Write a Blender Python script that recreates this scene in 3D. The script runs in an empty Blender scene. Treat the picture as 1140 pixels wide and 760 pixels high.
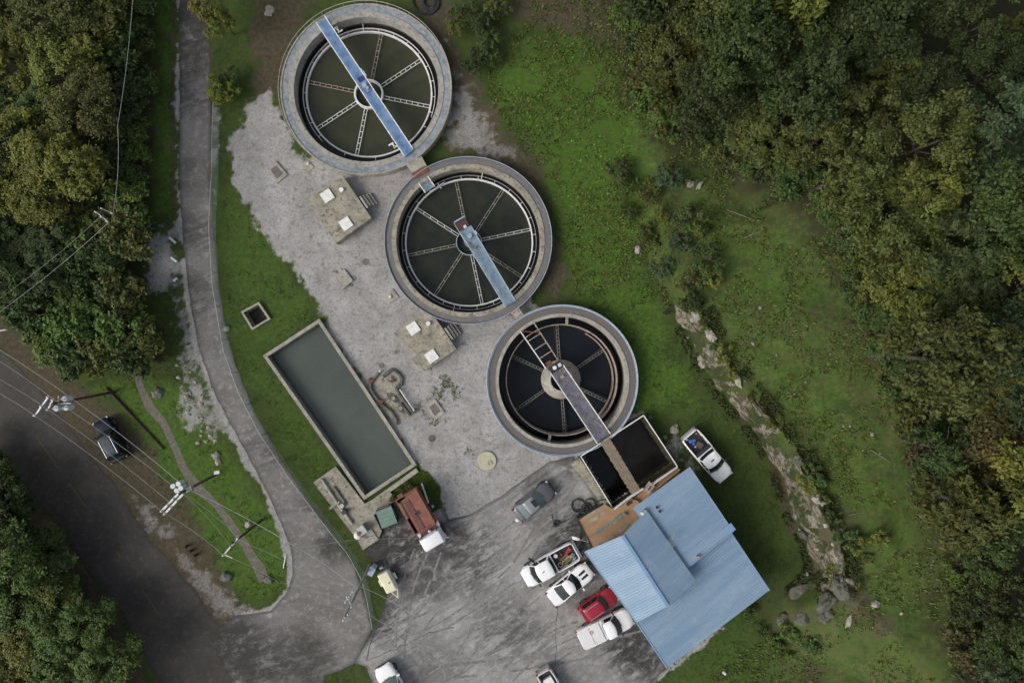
import bpy, math, random
import numpy as np
from mathutils import Vector, Matrix, noise as mnoise
from mathutils.geometry import delaunay_2d_cdt

R = math.radians
random.seed(7)
rng = np.random.default_rng(7)
H = 64.0           # camera height above the yard
S = 12.0           # photo pixels per metre on the ground
sc = bpy.context.scene
col = sc.collection

# ------------------------------------------------------------------ layout helpers
def P(px, py, z=0.0):
    k = (H - z) / H / S
    return Vector(((px - 570) * k, (380 - py) * k, z))

def heading(a, b, z=0.0):
    d = P(*b, z) - P(*a, z)
    return math.atan2(d.y, d.x)

# ------------------------------------------------------------------ numpy noise
_lat = rng.random((256, 256))
def vnoise(x, y, seed=0):
    x = np.asarray(x, float) + seed * 17.31; y = np.asarray(y, float) + seed * 9.77
    xi = np.floor(x).astype(int); yi = np.floor(y).astype(int)
    fx = x - xi; fy = y - yi
    fx = fx * fx * (3 - 2 * fx); fy = fy * fy * (3 - 2 * fy)
    a = _lat[xi & 255, yi & 255]; b = _lat[(xi + 1) & 255, yi & 255]
    c = _lat[xi & 255, (yi + 1) & 255]; d = _lat[(xi + 1) & 255, (yi + 1) & 255]
    return (a * (1 - fx) + b * fx) * (1 - fy) + (c * (1 - fx) + d * fx) * fy
def fbm(x, y, f=1.0, o=4, seed=0):
    s = 0; a = 0.5; t = 0
    x = np.asarray(x, float); y = np.asarray(y, float)
    for i in range(o):
        s = s + a * vnoise(x * f, y * f, seed + i * 3); t += a
        f *= 2.03; a *= 0.55
    return s / t - 0.5
def sstep(a, b, x):
    t = np.clip((x - a) / (b - a), 0, 1)
    return t * t * (3 - 2 * t)

def sdf_poly(X, Y, poly):
    """signed distance, positive inside"""
    poly = np.array(poly, float)
    n = len(poly); d2 = np.full(X.shape, 1e18); ins = np.zeros(X.shape, bool)
    for i in range(n):
        ax, ay = poly[i]; bx, by = poly[(i + 1) % n]
        ex, ey = bx - ax, by - ay
        t = np.clip(((X - ax) * ex + (Y - ay) * ey) / (ex * ex + ey * ey + 1e-12), 0, 1)
        d2 = np.minimum(d2, (X - ax - t * ex) ** 2 + (Y - ay - t * ey) ** 2)
        c = ((ay > Y) != (by > Y))
        with np.errstate(divide='ignore', invalid='ignore'):
            xx = (bx - ax) * (Y - ay) / (by - ay + 1e-15) + ax
        ins ^= c & (X < xx)
    d = np.sqrt(d2)
    return np.where(ins, d, -d)
def pxpoly(pts, z=0.0):
    return [tuple(P(a, b, z)[:2]) for a, b in pts]
def sdf_px(X, Y, pts):
    return sdf_poly(X, Y, pxpoly(pts))
def poly_dist(X, Y, pts):
    """distance to an open polyline and its parameter (index + t)"""
    pts = np.array(pts, float); d2 = np.full(X.shape, 1e18); par = np.zeros(X.shape)
    for i in range(len(pts) - 1):
        ax, ay = pts[i]; bx, by = pts[i + 1]; ex, ey = bx - ax, by - ay
        t = np.clip(((X - ax) * ex + (Y - ay) * ey) / (ex * ex + ey * ey), 0, 1)
        q = (X - ax - t * ex) ** 2 + (Y - ay - t * ey) ** 2
        m = q < d2; d2 = np.where(m, q, d2); par = np.where(m, i + t, par)
    return np.sqrt(d2), par

# ------------------------------------------------------------------ terrain height
CLIFF = [(705,-160,0.2),(700,-40,0.3),(690,60,0.4),(690,150,0.6),(700,220,0.9),(722,290,1.4),(752,340,2.0),(771,378,2.4),
         (794,420,2.6),(820,452,2.9),(850,488,3.2),(872,530,3.3),(884,570,3.4),(902,602,3.3),(908,630,2.9),(884,655,2.0),
         (862,678,1.2),(845,705,0.6),(835,760,0.4),(825,860,0.3)]
CL = [tuple(P(a, b)[:2]) for a, b, c in CLIFF]
CH = np.array([c*(1.35 if c > 1.5 else 1) for a, b, c in CLIFF])
EAST = CL + [(420.0, CL[-1][1]), (420.0, CL[0][1])]
def height(X, Y):
    X = np.asarray(X, float); Y = np.asarray(Y, float)
    sd = sdf_poly(X, Y, EAST)
    d, par = poly_dist(X, Y, CL)
    i = np.clip(par.astype(int), 0, len(CH) - 2); f = par - i
    hc = CH[i] * (1 - f) + CH[i + 1] * f
    wv = 0.9 + 1.6 * sstep(2.2, 0.8, hc) + 2.5 * sstep(1.2, 0.4, hc)
    h = hc * sstep(0, 1, sd / wv)
    h = h + np.clip(sd - wv, 0, 60) * 0.10 * sstep(0, 6, sd)
    e = sstep(0.3, 3, sd)
    h = h + e * (fbm(X, Y, 0.18, 3, 5) * 0.9 + fbm(X, Y, 0.9, 3, 6) * 0.22)
    # flat plant yard, slight roughness elsewhere
    far = sstep(45, 80, np.maximum(np.abs(X), np.abs(Y) * 1.3))
    h = h + far * fbm(X, Y, 0.03, 3, 8) * 3 * (X < 0)
    return h
def hz(x, y):
    return float(height(np.array([x]), np.array([y]))[0])
def PG(px, py):
    """ground point that the photo shows at this pixel"""
    z = 0
    for _ in range(6):
        p = P(px, py, z); z = hz(p.x, p.y)
    return P(px, py, z)

# ------------------------------------------------------------------ materials
MATS = {}
class NT:
    def __init__(s, name):
        s.m = bpy.data.materials.new(name); s.m.use_nodes = True
        s.nt = s.m.node_tree; s.bs = s.nt.nodes['Principled BSDF']
        s.co = s.nt.nodes.new('ShaderNodeNewGeometry').outputs['Position']
        s.tc = s.nt.nodes.new('ShaderNodeTexCoord')
    def n(s, t, **k):
        nd = s.nt.nodes.new(t)
        for a, b in k.items(): setattr(nd, a, b)
        return nd
    def l(s, a, b): s.nt.links.new(a, b)
    def noise(s, scale, detail=4, rough=.6, vec=None, dist=0.0):
        nd = s.n('ShaderNodeTexNoise'); nd.inputs['Scale'].default_value = scale
        nd.inputs['Detail'].default_value = detail; nd.inputs['Roughness'].default_value = rough
        nd.inputs['Distortion'].default_value = dist
        s.l(vec or s.co, nd.inputs['Vector']); return nd.outputs['Fac']
    def ramp(s, f, stops):
        nd = s.n('ShaderNodeValToRGB'); e = nd.color_ramp.elements
        while len(e) < len(stops): e.new(0.5)
        for k, (p, c) in enumerate(stops):
            e[k].position = p
            e[k].color = (c, c, c, 1) if isinstance(c, (int, float)) else (*c, 1)
        s.l(f, nd.inputs['Fac']); return nd.outputs['Color']
    def mix(s, f, a, b, mode='MIX'):
        nd = s.n('ShaderNodeMix', data_type='RGBA', blend_type=mode)
        for sock, v in ((nd.inputs[0], f), (nd.inputs[6], a), (nd.inputs[7], b)):
            if isinstance(v, (int, float)): sock.default_value = v
            elif isinstance(v, tuple): sock.default_value = (*v, 1)
            else: s.l(v, sock)
        return nd.outputs[2]
    def math(s, op, a, b=0.0, clamp=False):
        nd = s.n('ShaderNodeMath', operation=op, use_clamp=clamp)
        for sock, v in ((nd.inputs[0], a), (nd.inputs[1], b)):
            if isinstance(v, (int, float)): sock.default_value = v
            else: s.l(v, sock)
        return nd.outputs[0]
    def attr(s, name):
        nd = s.n('ShaderNodeAttribute', attribute_name=name); return nd.outputs['Fac']
    def bump(s, f, strength=.5, dist=.02):
        nd = s.n('ShaderNodeBump'); nd.inputs['Strength'].default_value = strength
        nd.inputs['Distance'].default_value = dist; s.l(f, nd.inputs['Height'])
        s.l(nd.outputs[0], s.bs.inputs['Normal'])
    def mapping(s, rot, scale, src=None):
        n0 = s.n('ShaderNodeMapping'); n0.inputs['Rotation'].default_value = (0, 0, rot)
        s.l(src or s.co, n0.inputs['Vector'])
        nd = s.n('ShaderNodeMapping'); nd.inputs['Scale'].default_value = scale
        s.l(n0.outputs[0], nd.inputs['Vector']); return nd.outputs[0]
    def done(s, c, rough=.8, metal=0.0, spec=.5):
        if isinstance(c, tuple): s.bs.inputs['Base Color'].default_value = (*c, 1)
        else: s.l(c, s.bs.inputs['Base Color'])
        if isinstance(rough, (int, float)): s.bs.inputs['Roughness'].default_value = rough
        else: s.l(rough, s.bs.inputs['Roughness'])
        s.bs.inputs['Metallic'].default_value = metal
        s.bs.inputs['Specular IOR Level'].default_value = spec
        MATS[s.m.name] = s.m; return s.m

def mottled(name, c1, c2, scale=1.5, c3=None, rough=.8, metal=0, bump=.3, bs=12, lo=.38, hi=.62, spots=.5, spec=.5):
    t = NT(name)
    c = t.mix(t.ramp(t.noise(scale, 5, .65), [(lo, 0.), (hi, 1.)]), c1, c2)
    if c3: c = t.mix(t.ramp(t.noise(scale * 2.7, 6, .7, dist=.6), [(spots, 0.), (spots + .14, 1.)]), c, c3)
    g = t.ramp(t.noise(scale * 14, 3, .7), [(.25, .78), (.75, 1.12)])
    c = t.mix(1.0, c, g, 'MULTIPLY')
    if bump: t.bump(t.noise(bs, 4, .6), bump, .02)
    return t.done(c, rough, metal, spec)
def plain(name, c, rough=.6, metal=0, var=.12, spec=.5):
    t = NT(name)
    g = t.ramp(t.noise(3, 4, .6), [(.3, 1 - var), (.7, 1 + var)])
    return t.done(t.mix(1.0, c, g, 'MULTIPLY'), rough, metal, spec)

CONC = mottled('concrete', (.30,.28,.24), (.20,.19,.165), 1.1, (.12,.115,.095), .9)
CONC_P = mottled('pale_concrete', (.38,.355,.295), (.26,.245,.205), 1.6, (.15,.14,.11), .9, spots=.54)
CONC_B = mottled('beige_concrete', (.34,.31,.235), (.22,.205,.16), 1.0, (.11,.105,.08), .9, spots=.50)
CONC_D = mottled('stained_concrete', (.13,.125,.11), (.055,.055,.045), 1.2, (.03,.03,.025), .8)
WALLM = mottled('tank_wall_concrete', (.36,.345,.31), (.25,.24,.21), 1.1, (.13,.125,.10), .9, spots=.52)
BLUEGREY = mottled('blue_grey_paint', (.25,.28,.30), (.14,.165,.195), 1.5, (.35,.34,.32), .7, spots=.50)
BLUEWORN = mottled('worn_blue_grey_paint', (.115,.115,.125), (.15,.13,.115), 1.4, (.19,.225,.27), .75, spots=.55)
DARKWORN = mottled('weathered_dark_paint', (.105,.105,.11), (.13,.105,.09), 1.6, (.19,.22,.25), .8, spots=.58)
DECKBLUE = mottled('blue_deck_paint', (.10,.20,.38), (.20,.31,.46), 1.6, (.04,.075,.20), .55, spots=.57)
DECKBLUE2 = mottled('pale_blue_deck_paint', (.13,.22,.30), (.24,.31,.36), 2.6, (.14,.15,.14), .6, spots=.56)
DECKRUST = mottled('rusty_blue_deck_paint', (.13,.15,.19), (.11,.075,.08), 2.2, (.25,.29,.34), .65, spots=.54)
RUST = mottled('rusty_steel', (.13,.045,.025), (.20,.085,.045), 4, (.06,.03,.02), .85)
RUSTPALE = mottled('rust_streaked_steel', (.42,.37,.33), (.28,.21,.165), 2.2, (.13,.08,.06), .8)
WHITE = mottled('white_paint', (.74,.74,.71), (.60,.59,.55), 3, (.40,.34,.26), .5, bump=0, spots=.68)
BLUERAIL = mottled('pale_blue_rail_paint', (.34,.40,.46), (.25,.31,.38), 3, (.20,.16,.15), .5, bump=0, spots=.66)
GALV = mottled('galvanised_steel', (.42,.43,.43), (.30,.31,.32), 5, None, .45, .5, bump=0)
PIPEGREY = mottled('grey_pipe_metal', (.22,.22,.20), (.12,.12,.11), 5, None, .6, .2, bump=0)
t = NT('blue_roof_metal')
_v = t.mapping(-R(37), (.22, 2.2, .2)); _v2 = t.mapping(-R(37), (.35, 9, .3))
_c = t.mix(t.ramp(t.noise(.5, 2, .5, vec=_v), [(.35,0.),(.65,1.)]), (.160,.248,.345), (.215,.30,.39))
_c = t.mix(t.math('MULTIPLY', t.ramp(t.noise(1.0, 6, .7, vec=_v2), [(.5,0.),(.7,1.)]), .5), _c, (.145,.225,.31))
_c = t.mix(t.math('MULTIPLY', t.ramp(t.noise(.7, 6, .75), [(.55,0.),(.68,1.)]), .4), _c, (.30,.38,.45))
_c = t.mix(t.ramp(t.noise(3.2, 5, .8), [(.66,0.),(.74,.55)]), _c, (.16,.17,.16))
ROOFM = t.done(_c, .55)
WOOD = mottled('weathered_plank_wood', (.27,.22,.15), (.20,.165,.115), 3, (.12,.10,.07), .9)
ORANGE = mottled('orange_brown_deck', (.36,.21,.105), (.28,.175,.10), 1.3, (.20,.15,.10), .8, spots=.6)
DARKWOOD = mottled('creosote_wood', (.055,.035,.025), (.03,.022,.018), 4, None, .9)
BROWNWOOD = mottled('red_brown_pole_wood', (.11,.045,.022), (.06,.03,.02), 4, None, .9)
GREYWOOD = mottled('grey_pole_wood', (.33,.32,.30), (.22,.21,.195), 4, None, .9)
RUBBER = plain('black_rubber', (.018,.018,.02), .75)
BLACK = plain('black_plastic', (.02,.02,.022), .5)
GLASSM = plain('tinted_window_glass', (.012,.02,.018), .06, 0, .05, .6)
GLASSP = plain('pale_window_glass', (.07,.10,.10), .08, 0, .05, .8)
TRUCKWHITE = plain('white_car_paint', (.78,.78,.78), .25, 0, .03, .6)
CREAMP = plain('cream_paint', (.62,.60,.42), .45, 0, .08)
REDP = plain('red_car_paint', (.28,.012,.028), .25, 0, .1, .6)
GREYP = plain('grey_car_paint', (.085,.085,.095), .3, .1, .1, .6)
GREYROOF_REFL = plain('grey_roof_sky_reflection', (.20,.215,.225), .3, .1, .1, .6)  # grey sedan roof, lighter because its reflection is put into the colour
DARKP = plain('dark_blue_grey_car_paint', (.006,.010,.015), .45, .0, .1, .12)
CHROME = plain('chrome', (.55,.55,.56), .2, 1.0)
LAMP_R = plain('red_lamp_lens', (.30,.01,.01), .2)
LAMP_W = plain('clear_lamp_lens', (.55,.55,.52), .15)
RIMM = plain('alloy_rim', (.35,.35,.36), .35, .8)
GREENP = mottled('faded_green_paint', (.14,.23,.185), (.11,.19,.155), 1.2, (.16,.15,.11), .6, spots=.66)
REDBOX = mottled('rust_red_paint', (.17,.055,.035), (.22,.085,.055), 1.3, (.10,.04,.025), .7, spots=.6)
TARP = mottled('brown_tarp', (.16,.095,.045), (.10,.06,.03), 3, None, .9)
BLUEP = plain('blue_plastic', (.04,.12,.36), .4)
REDPL = plain('red_plastic', (.42,.04,.03), .4)
YELP = plain('tan_wood_scrap', (.35,.26,.14), .8, 0, .3)
CERAM = plain('white_ceramic', (.62,.63,.62), .3)
XFMR = plain('pale_grey_transformer_paint', (.50,.53,.55), .4)
WIREM = plain('aluminium_wire', (.34,.36,.36), .5, .2)
STONE = mottled('pale_stone', (.34,.32,.27), (.22,.205,.17), 3, (.14,.13,.10), .9)
STONEG = mottled('grey_stone', (.17,.165,.15), (.10,.10,.085), 2.5, (.05,.06,.03), .9)

def water(name, c1, c2, rough=.12, scale=.5):
    t = NT(name)
    c = t.mix(t.ramp(t.noise(scale, 4, .6, dist=.8), [(.35, 0.), (.65, 1.)]), c1, c2)
    c = t.mix(t.ramp(t.noise(scale*3.1, 7, .8, dist=1.5), [(.60,0.),(.72,.5)]), c, tuple(min(1, q*1.7+.006) for q in c1))
    t.bump(t.noise(6, 3, .5), .12, .02)
    return t.done(c, rough, 0, .22)
WATER1 = water('green_tank_water', (.046,.048,.028), (.034,.037,.023))
WATER2 = water('dark_tank_water', (.017,.021,.017), (.030,.032,.021))
WATER3 = water('black_tank_water', (.008,.011,.015), (.013,.015,.018))
WATERB = water('grey_green_basin_water', (.078,.094,.080), (.060,.073,.063), .2, .16)
WATERC = water('dark_trough_water', (.012,.011,.010), (.020,.018,.017))

# ------------------------------------------------------------------ mesh builder
class MB:
    def __init__(s): s.v = []; s.f = []
    def add(s, vs, fs):
        b = len(s.v); s.v += [tuple(v) for v in vs]; s.f += [tuple(b + i for i in f) for f in fs]; return s
    def box(s, c, d, rz=0.0, m=None):
        cx, cy, cz = c; dx, dy, dz = d[0] / 2, d[1] / 2, d[2] / 2
        ca, sa = math.cos(rz), math.sin(rz)
        vs = []
        for z in (-dz, dz):
            for x, y in ((-dx, -dy), (dx, -dy), (dx, dy), (-dx, dy)):
                vs.append((cx + x * ca - y * sa, cy + x * sa + y * ca, cz + z))
        if m: vs = [m @ Vector(v) for v in vs]
        return s.add(vs, [(0,3,2,1),(4,5,6,7),(0,1,5,4),(1,2,6,5),(2,3,7,6),(3,0,4,7)])
    def bar(s, a, b, w, h=None, up=Vector((0,0,1))):
        a = Vector(a); b = Vector(b); h = h or w
        d = (b - a).normalized()
        x = d.cross(up)
        if x.length < 1e-4: x = d.cross(Vector((0,1,0)))
        x.normalize(); y = x.cross(d)
        vs = []
        for p in (a, b):
            for i, j in ((-1,-1),(1,-1),(1,1),(-1,1)): vs.append(p + x * (w/2*i) + y * (h/2*j))
        return s.add(vs, [(0,3,2,1),(4,5,6,7),(0,1,5,4),(1,2,6,5),(2,3,7,6),(3,0,4,7)])
    def tube(s, pts, r, n=6, r2=None, closed=False):
        pts = [Vector(p) for p in pts]; m = len(pts); vs = []; fs = []
        for i, p in enumerate(pts):
            if closed: d = pts[(i+1) % m] - pts[i-1]
            else: d = pts[min(i+1, m-1)] - pts[max(i-1, 0)]
            d.normalize()
            x = d.cross(Vector((0,0,1)))
            if x.length < 1e-3: x = Vector((1,0,0))
            x.normalize(); y = x.cross(d)
            rr = r if r2 is None else r + (r2 - r) * i / (m - 1)
            for k in range(n):
                a = 2*math.pi*k/n
                vs.append(p + x*(rr*math.cos(a)) + y*(rr*math.sin(a)))
        for i in range(m if closed else m-1):
            j = (i+1) % m
            for k in range(n):
                l = (k+1) % n
                fs.append((i*n+k, j*n+k, j*n+l, i*n+l))
        if not closed:
            fs.append(tuple(range(n))); fs.append(tuple((m-1)*n + k for k in reversed(range(n))))
        return s.add(vs, fs)
    def prism(s, poly, z0, z1):
        n = len(poly)
        zt = z1 if isinstance(z1, (list, tuple)) else [z1]*n
        a = sum(poly[i][0]*poly[(i+1)%n][1]-poly[(i+1)%n][0]*poly[i][1] for i in range(n))
        idx = list(range(n)) if a > 0 else list(reversed(range(n)))
        vs = [(poly[i][0], poly[i][1], z0) for i in idx] + [(poly[i][0], poly[i][1], zt[i]) for i in idx]
        fs = [tuple(reversed(range(n))), tuple(range(n, 2*n))]
        fs += [(i, (i+1)%n, n+(i+1)%n, n+i) for i in range(n)]
        return s.add(vs, fs)
    def lathe(s, prof, seg=96, c=(0,0), a0=0, a1=2*math.pi, closed_prof=False):
        full = abs(a1-a0-2*math.pi) < 1e-6
        m = len(prof); vs = []; fs = []
        na = seg if full else seg+1
        for i in range(na):
            a = a0+(a1-a0)*i/seg
            for r, z in prof: vs.append((c[0]+r*math.cos(a), c[1]+r*math.sin(a), z))
        for i in range(seg):
            j = (i+1) % na
            for k in range(m if closed_prof else m-1):
                l = (k+1) % m
                fs.append((i*m+k, j*m+k, j*m+l, i*m+l))
        if closed_prof and not full:
            fs.append(tuple(reversed(range(m)))); fs.append(tuple((na-1)*m+k for k in range(m)))
        return s.add(vs, fs)
    def ring(s, r0, r1, z0, z1, seg=120, c=(0,0), a0=0, a1=2*math.pi):
        return s.lathe([(r0,z0),(r1,z0),(r1,z1),(r0,z1)], seg, c, a0, a1, True)
    def disc(s, r, z, seg=64, c=(0,0)):
        vs = [(c[0]+r*math.cos(2*math.pi*i/seg), c[1]+r*math.sin(2*math.pi*i/seg), z) for i in range(seg)]
        return s.add(vs, [tuple(range(seg))])
    def cyl(s, c, r, z0, z1, seg=20, r2=None):
        r2 = r if r2 is None else r2
        vs = [(c[0]+r*math.cos(2*math.pi*i/seg), c[1]+r*math.sin(2*math.pi*i/seg), z0) for i in range(seg)]
        vs += [(c[0]+r2*math.cos(2*math.pi*i/seg), c[1]+r2*math.sin(2*math.pi*i/seg), z1) for i in range(seg)]
        return s.add(vs, [tuple(reversed(range(seg))), tuple(range(seg, 2*seg))]+[(i,(i+1)%seg,seg+(i+1)%seg,seg+i) for i in range(seg)])
    def ball(s, c, r, seg=12, rings=8, sz=1.0):
        prof = [(r*math.sin(math.pi*k/rings), c[2]-r*sz*math.cos(math.pi*k/rings)) for k in range(rings+1)]
        return s.lathe([(max(q,1e-4),z) for q,z in prof], seg, (c[0],c[1]))
    def loft(s, secs, cap=True, close=True):
        n = len(secs[0]); vs = [p for q in secs for p in q]; fs = []
        for i in range(len(secs)-1):
            for k in range(n if close else n-1):
                l = (k+1) % n
                fs.append((i*n+k, (i+1)*n+k, (i+1)*n+l, i*n+l))
        if cap: fs += [tuple(range(n)), tuple((len(secs)-1)*n+k for k in reversed(range(n)))]
        return s.add(vs, fs)
    def build(s, name, mat, parent=None, smooth=False, **kw):
        me = bpy.data.meshes.new(name); me.from_pydata(s.v, [], s.f); me.validate(); me.update()
        if mat: me.materials.append(mat)
        if smooth:
            me.polygons.foreach_set('use_smooth', [True]*len(me.polygons))
            try: me.set_sharp_from_angle(angle=R(smooth if smooth is not True else 40))
            except Exception: pass
        o = bpy.data.objects.new(name, me); col.objects.link(o)
        if parent: o.parent = parent
        for k, v in kw.items(): o[k] = v
        return o

def thing(name, label, cat, loc=(0,0,0), rz=0.0, group=None):
    o = bpy.data.objects.new(name, None); col.objects.link(o); o.empty_display_size = .3
    o.location = loc; o.rotation_euler = (0,0,rz); o['label'] = label; o['category'] = cat
    if group: o['group'] = group
    return o
def tag(o, label, cat, group=None):
    o['label'] = label; o['category'] = cat
    if group: o['group'] = group
    return o
def dup(root, loc, rz=0.0, label=None, group=None, scale=None):
    def cp(o, par):
        c = o.copy(); col.objects.link(c)
        if par: c.parent = par
        for ch in o.children: cp(ch, c)
        return c
    r = cp(root, None); r.location = loc; r.rotation_euler = (0,0,rz)
    if label: r['label'] = label
    if group: r['group'] = group
    if scale: r.scale = scale
    return r

# ------------------------------------------------------------------ ground
CT = [((407.5,99.4),95.5,1.0),((521.2,267.6),93.2,1.0),((626.1,423.4),83.8,1.2)]   # tank centres, rim radius in photo, rim z
TC = []
for (c, r, z) in CT:
    p = P(*c, z); TC.append((p.x, p.y, r/S*(H-z)/H, z))
BASIN = [(292.5,395.8),(355.4,354.7),(463.7,517.4),(405.3,556.2)]
PIT = [(268,347),(288,336),(301,355),(280.5,367.4)]
BASIN4 = [(646.3,507.5),(716.3,462),(754,519),(682.6,566.3)]

def axis(a, b, step):
    return list(np.arange(a, b, step))
xs = np.array([-420,-260,-160,-110,-85,-70,-62,-57,-54]+axis(-52,54,.2)+[54,56,60,66,75,90,120,180,280,420.])
ys = np.array([-420,-260,-160,-100,-75,-60,-50,-44,-40,-38]+axis(-36,36,.2)+[36,38,40,44,50,60,75,100,160,260,420.])
GX, GY = np.meshgrid(xs, ys)
gx = GX.ravel(); gy = GY.ravel()
gz = height(gx, gy)
n1 = fbm(gx, gy, .5, 4, 1); n2 = fbm(gx, gy, 2.2, 3, 2); n3 = fbm(gx, gy, .12, 3, 3)
nn = n1*1.6 + n2*1.0
# photo coordinates of each ground vertex (only used to lay out what covers the ground where)
def zone(pts, soft=.5, amp=1.0, z=0.0):
    sd = sdf_poly(gx, gy, pxpoly(pts, z))
    return sstep(-soft, soft, sd + nn*amp)
gravel = zone([(283,112),(300,102),(318,145),(330,172),(470,190),(600,350),(712,462),(700,560),(640,575),(560,575),(505,590),(482,560),
               (476,535),(462,520),(358,355),(345,330),(312,284),(284,238),(264,208),(252,195),(252,160),(264,140)], .9, 1.3)
gravel = gravel*(1-zone([(460,522),(476,524),(490,542),(493,566),(480,574),(468,548),(448,556),(436,555)], .25, .5))
gravel = np.maximum(gravel, .72*zone([(163,245),(196,250),(201,300),(196,335),(168,330),(161,290)], 1.0, 2.0))
gravel = np.maximum(gravel, .66*zone([(196,330),(204,330),(222,395),(246,450),(258,480),(240,488),(205,478),(196,460),(205,430),(200,380)], 1.2, 2.4))
gravel = np.maximum(gravel, .75*zone([(196,-60),(200,-60),(200,200),(212,330),(225,390),(245,445),(266,485),(296,535),(320,585),(331,625),(325,662),(300,684),(262,690),(250,684),(295,678),(318,655),(318,620),(308,585),(285,540),(256,488),(236,450),(216,395),(204,330),(195,200)], .25, .7))
gravel = np.maximum(gravel, .6*zone([(232,110),(246,118),(242,200),(240,255),(236,200)], .4, .9))
gravel = np.maximum(gravel, .55*zone([(140,540),(165,560),(200,600),(240,640),(285,676),(262,700),(235,690),(190,620),(150,570)], 1.2, 2.0))
gravel = np.maximum(gravel, .62*zone([(500,50),(520,80),(545,130),(590,185),(560,185),(510,172),(490,150),(500,120)], 1.6, 2.2))
gravel = np.maximum(gravel, .8*zone([(690,745),(760,712),(800,690),(808,698),(770,730),(735,760),(700,790),(640,800)], .3, .8))
gravel = np.maximum(gravel, .6*zone([(705,455),(735,470),(762,505),(772,525),(756,520),(720,470)], .6, 2.0))
dirt = zone([(265,-60),(400,-60),(350,10),(318,60),(312,110),(288,112),(274,90),(280,40)], 1.0, 2.0)*.95
dirt = np.maximum(dirt, .98*zone([(420,-60),(490,-60),(515,50),(560,130),(600,180),(625,260),(640,330),(610,345),(570,200),(500,170),(495,80),(470,20),(430,0)], .8, 2.0))
dirt = np.maximum(dirt, .85*zone([(560,-60),(760,-60),(745,60),(740,120),(700,110),(650,40),(560,15)], 1.5, 3.5))
dirt = np.maximum(dirt, .95*zone([(-60,330),(20,350),(50,395),(140,460),(190,530),(235,610),(262,660),(300,690),(230,720),(60,480),(-60,400)], .7, 1.4))
dirt = np.maximum(dirt, .9*zone([(-60,500),(15,520),(70,590),(120,660),(180,780),(100,800),(60,640),(0,560),(-60,540)], .8, 1.5))
dirt = np.maximum(dirt, .75*zone([(190,-60),(201,-60),(199,200),(203,330),(192,330),(190,200)], .5, 1.5))
dirt = np.maximum(dirt, zone([(700,270),(725,285),(752,340),(810,425),(850,470),(890,545),(925,610),(970,680),(955,690),(905,640),(840,480),(770,385),(740,340)], .6, 1.5)*.8)
dirt = np.maximum(dirt, .45*zone([(830,650),(900,640),(960,660),(990,690),(930,730),(850,720)], 1.0, 2.6))
dirt = np.maximum(dirt, .8*zone([(893,735),(910,738),(915,790),(890,790)], .3, .6))
sdE = sdf_poly(gx, gy, EAST)
hill = sstep(-.5, 2.5, sdE + n1*2)
lush = zone([(560,60),(640,40),(720,90),(735,160),(700,230),(740,330),(760,440),(700,455),(640,330),(600,200),(545,110)], 1.2, 3.5)*.9
lush = np.maximum(lush, 1.0*zone([(168,-60),(193,-60),(190,240),(170,240)], .5, 1.0))
lush = np.maximum(lush, .45*zone([(240,215),(262,205),(345,335),(350,352),(290,392),(405,560),(350,545),(262,390)], .8, 1.6))
lush = np.maximum(lush, .5*zone([(760,330),(820,330),(900,420),(980,540),(990,700),(900,740),(930,640),(860,470)], 2.5, 5.0))
lush = np.maximum(lush, .6*zone([(780,240),(860,270),(900,330),(850,350),(790,300)], 2, 4.0))
lush = np.maximum(lush, .8*zone([(90,430),(190,420),(240,480),(320,600),(318,650),(285,672),(240,640),(190,560),(130,450)], .6, 1.0))
lush = np.maximum(lush, .9*zone([(460,522),(478,524),(492,542),(494,566),(480,574),(464,545)], .3, .5))
lush = np.maximum(lush, .35*zone([(740,700),(830,680),(850,760),(750,790)], 1.0, 2.0))
patch = sstep(.05, .25, n3 + n2*.35) * hill * .6
dirt = np.maximum(dirt, patch)
# under the woods the floor is leaf litter
RF = [(690,-80),(705,80),(735,140),(800,160),(850,185),(900,240),(935,290),(950,335),(985,400),(1010,470),(1020,520),(1045,580),(1062,660),(1050,700),(1075,790),(1500,900),(1500,-300),(690,-300)]
LF = [(-400,-300),(155,-300),(155,150),(150,250),(140,330),(160,385),(140,402),(60,372),(0,330),(-400,330)]
BF = [(-400,540),(15,562),(70,640),(110,700),(150,790),(150,1100),(-400,1100)]
litter = np.maximum.reduce([zone(p, 1.2, 2.5, z) for p, z in ((RF, 6.0), (LF, 2.0), (BF, 1.0))])

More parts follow.
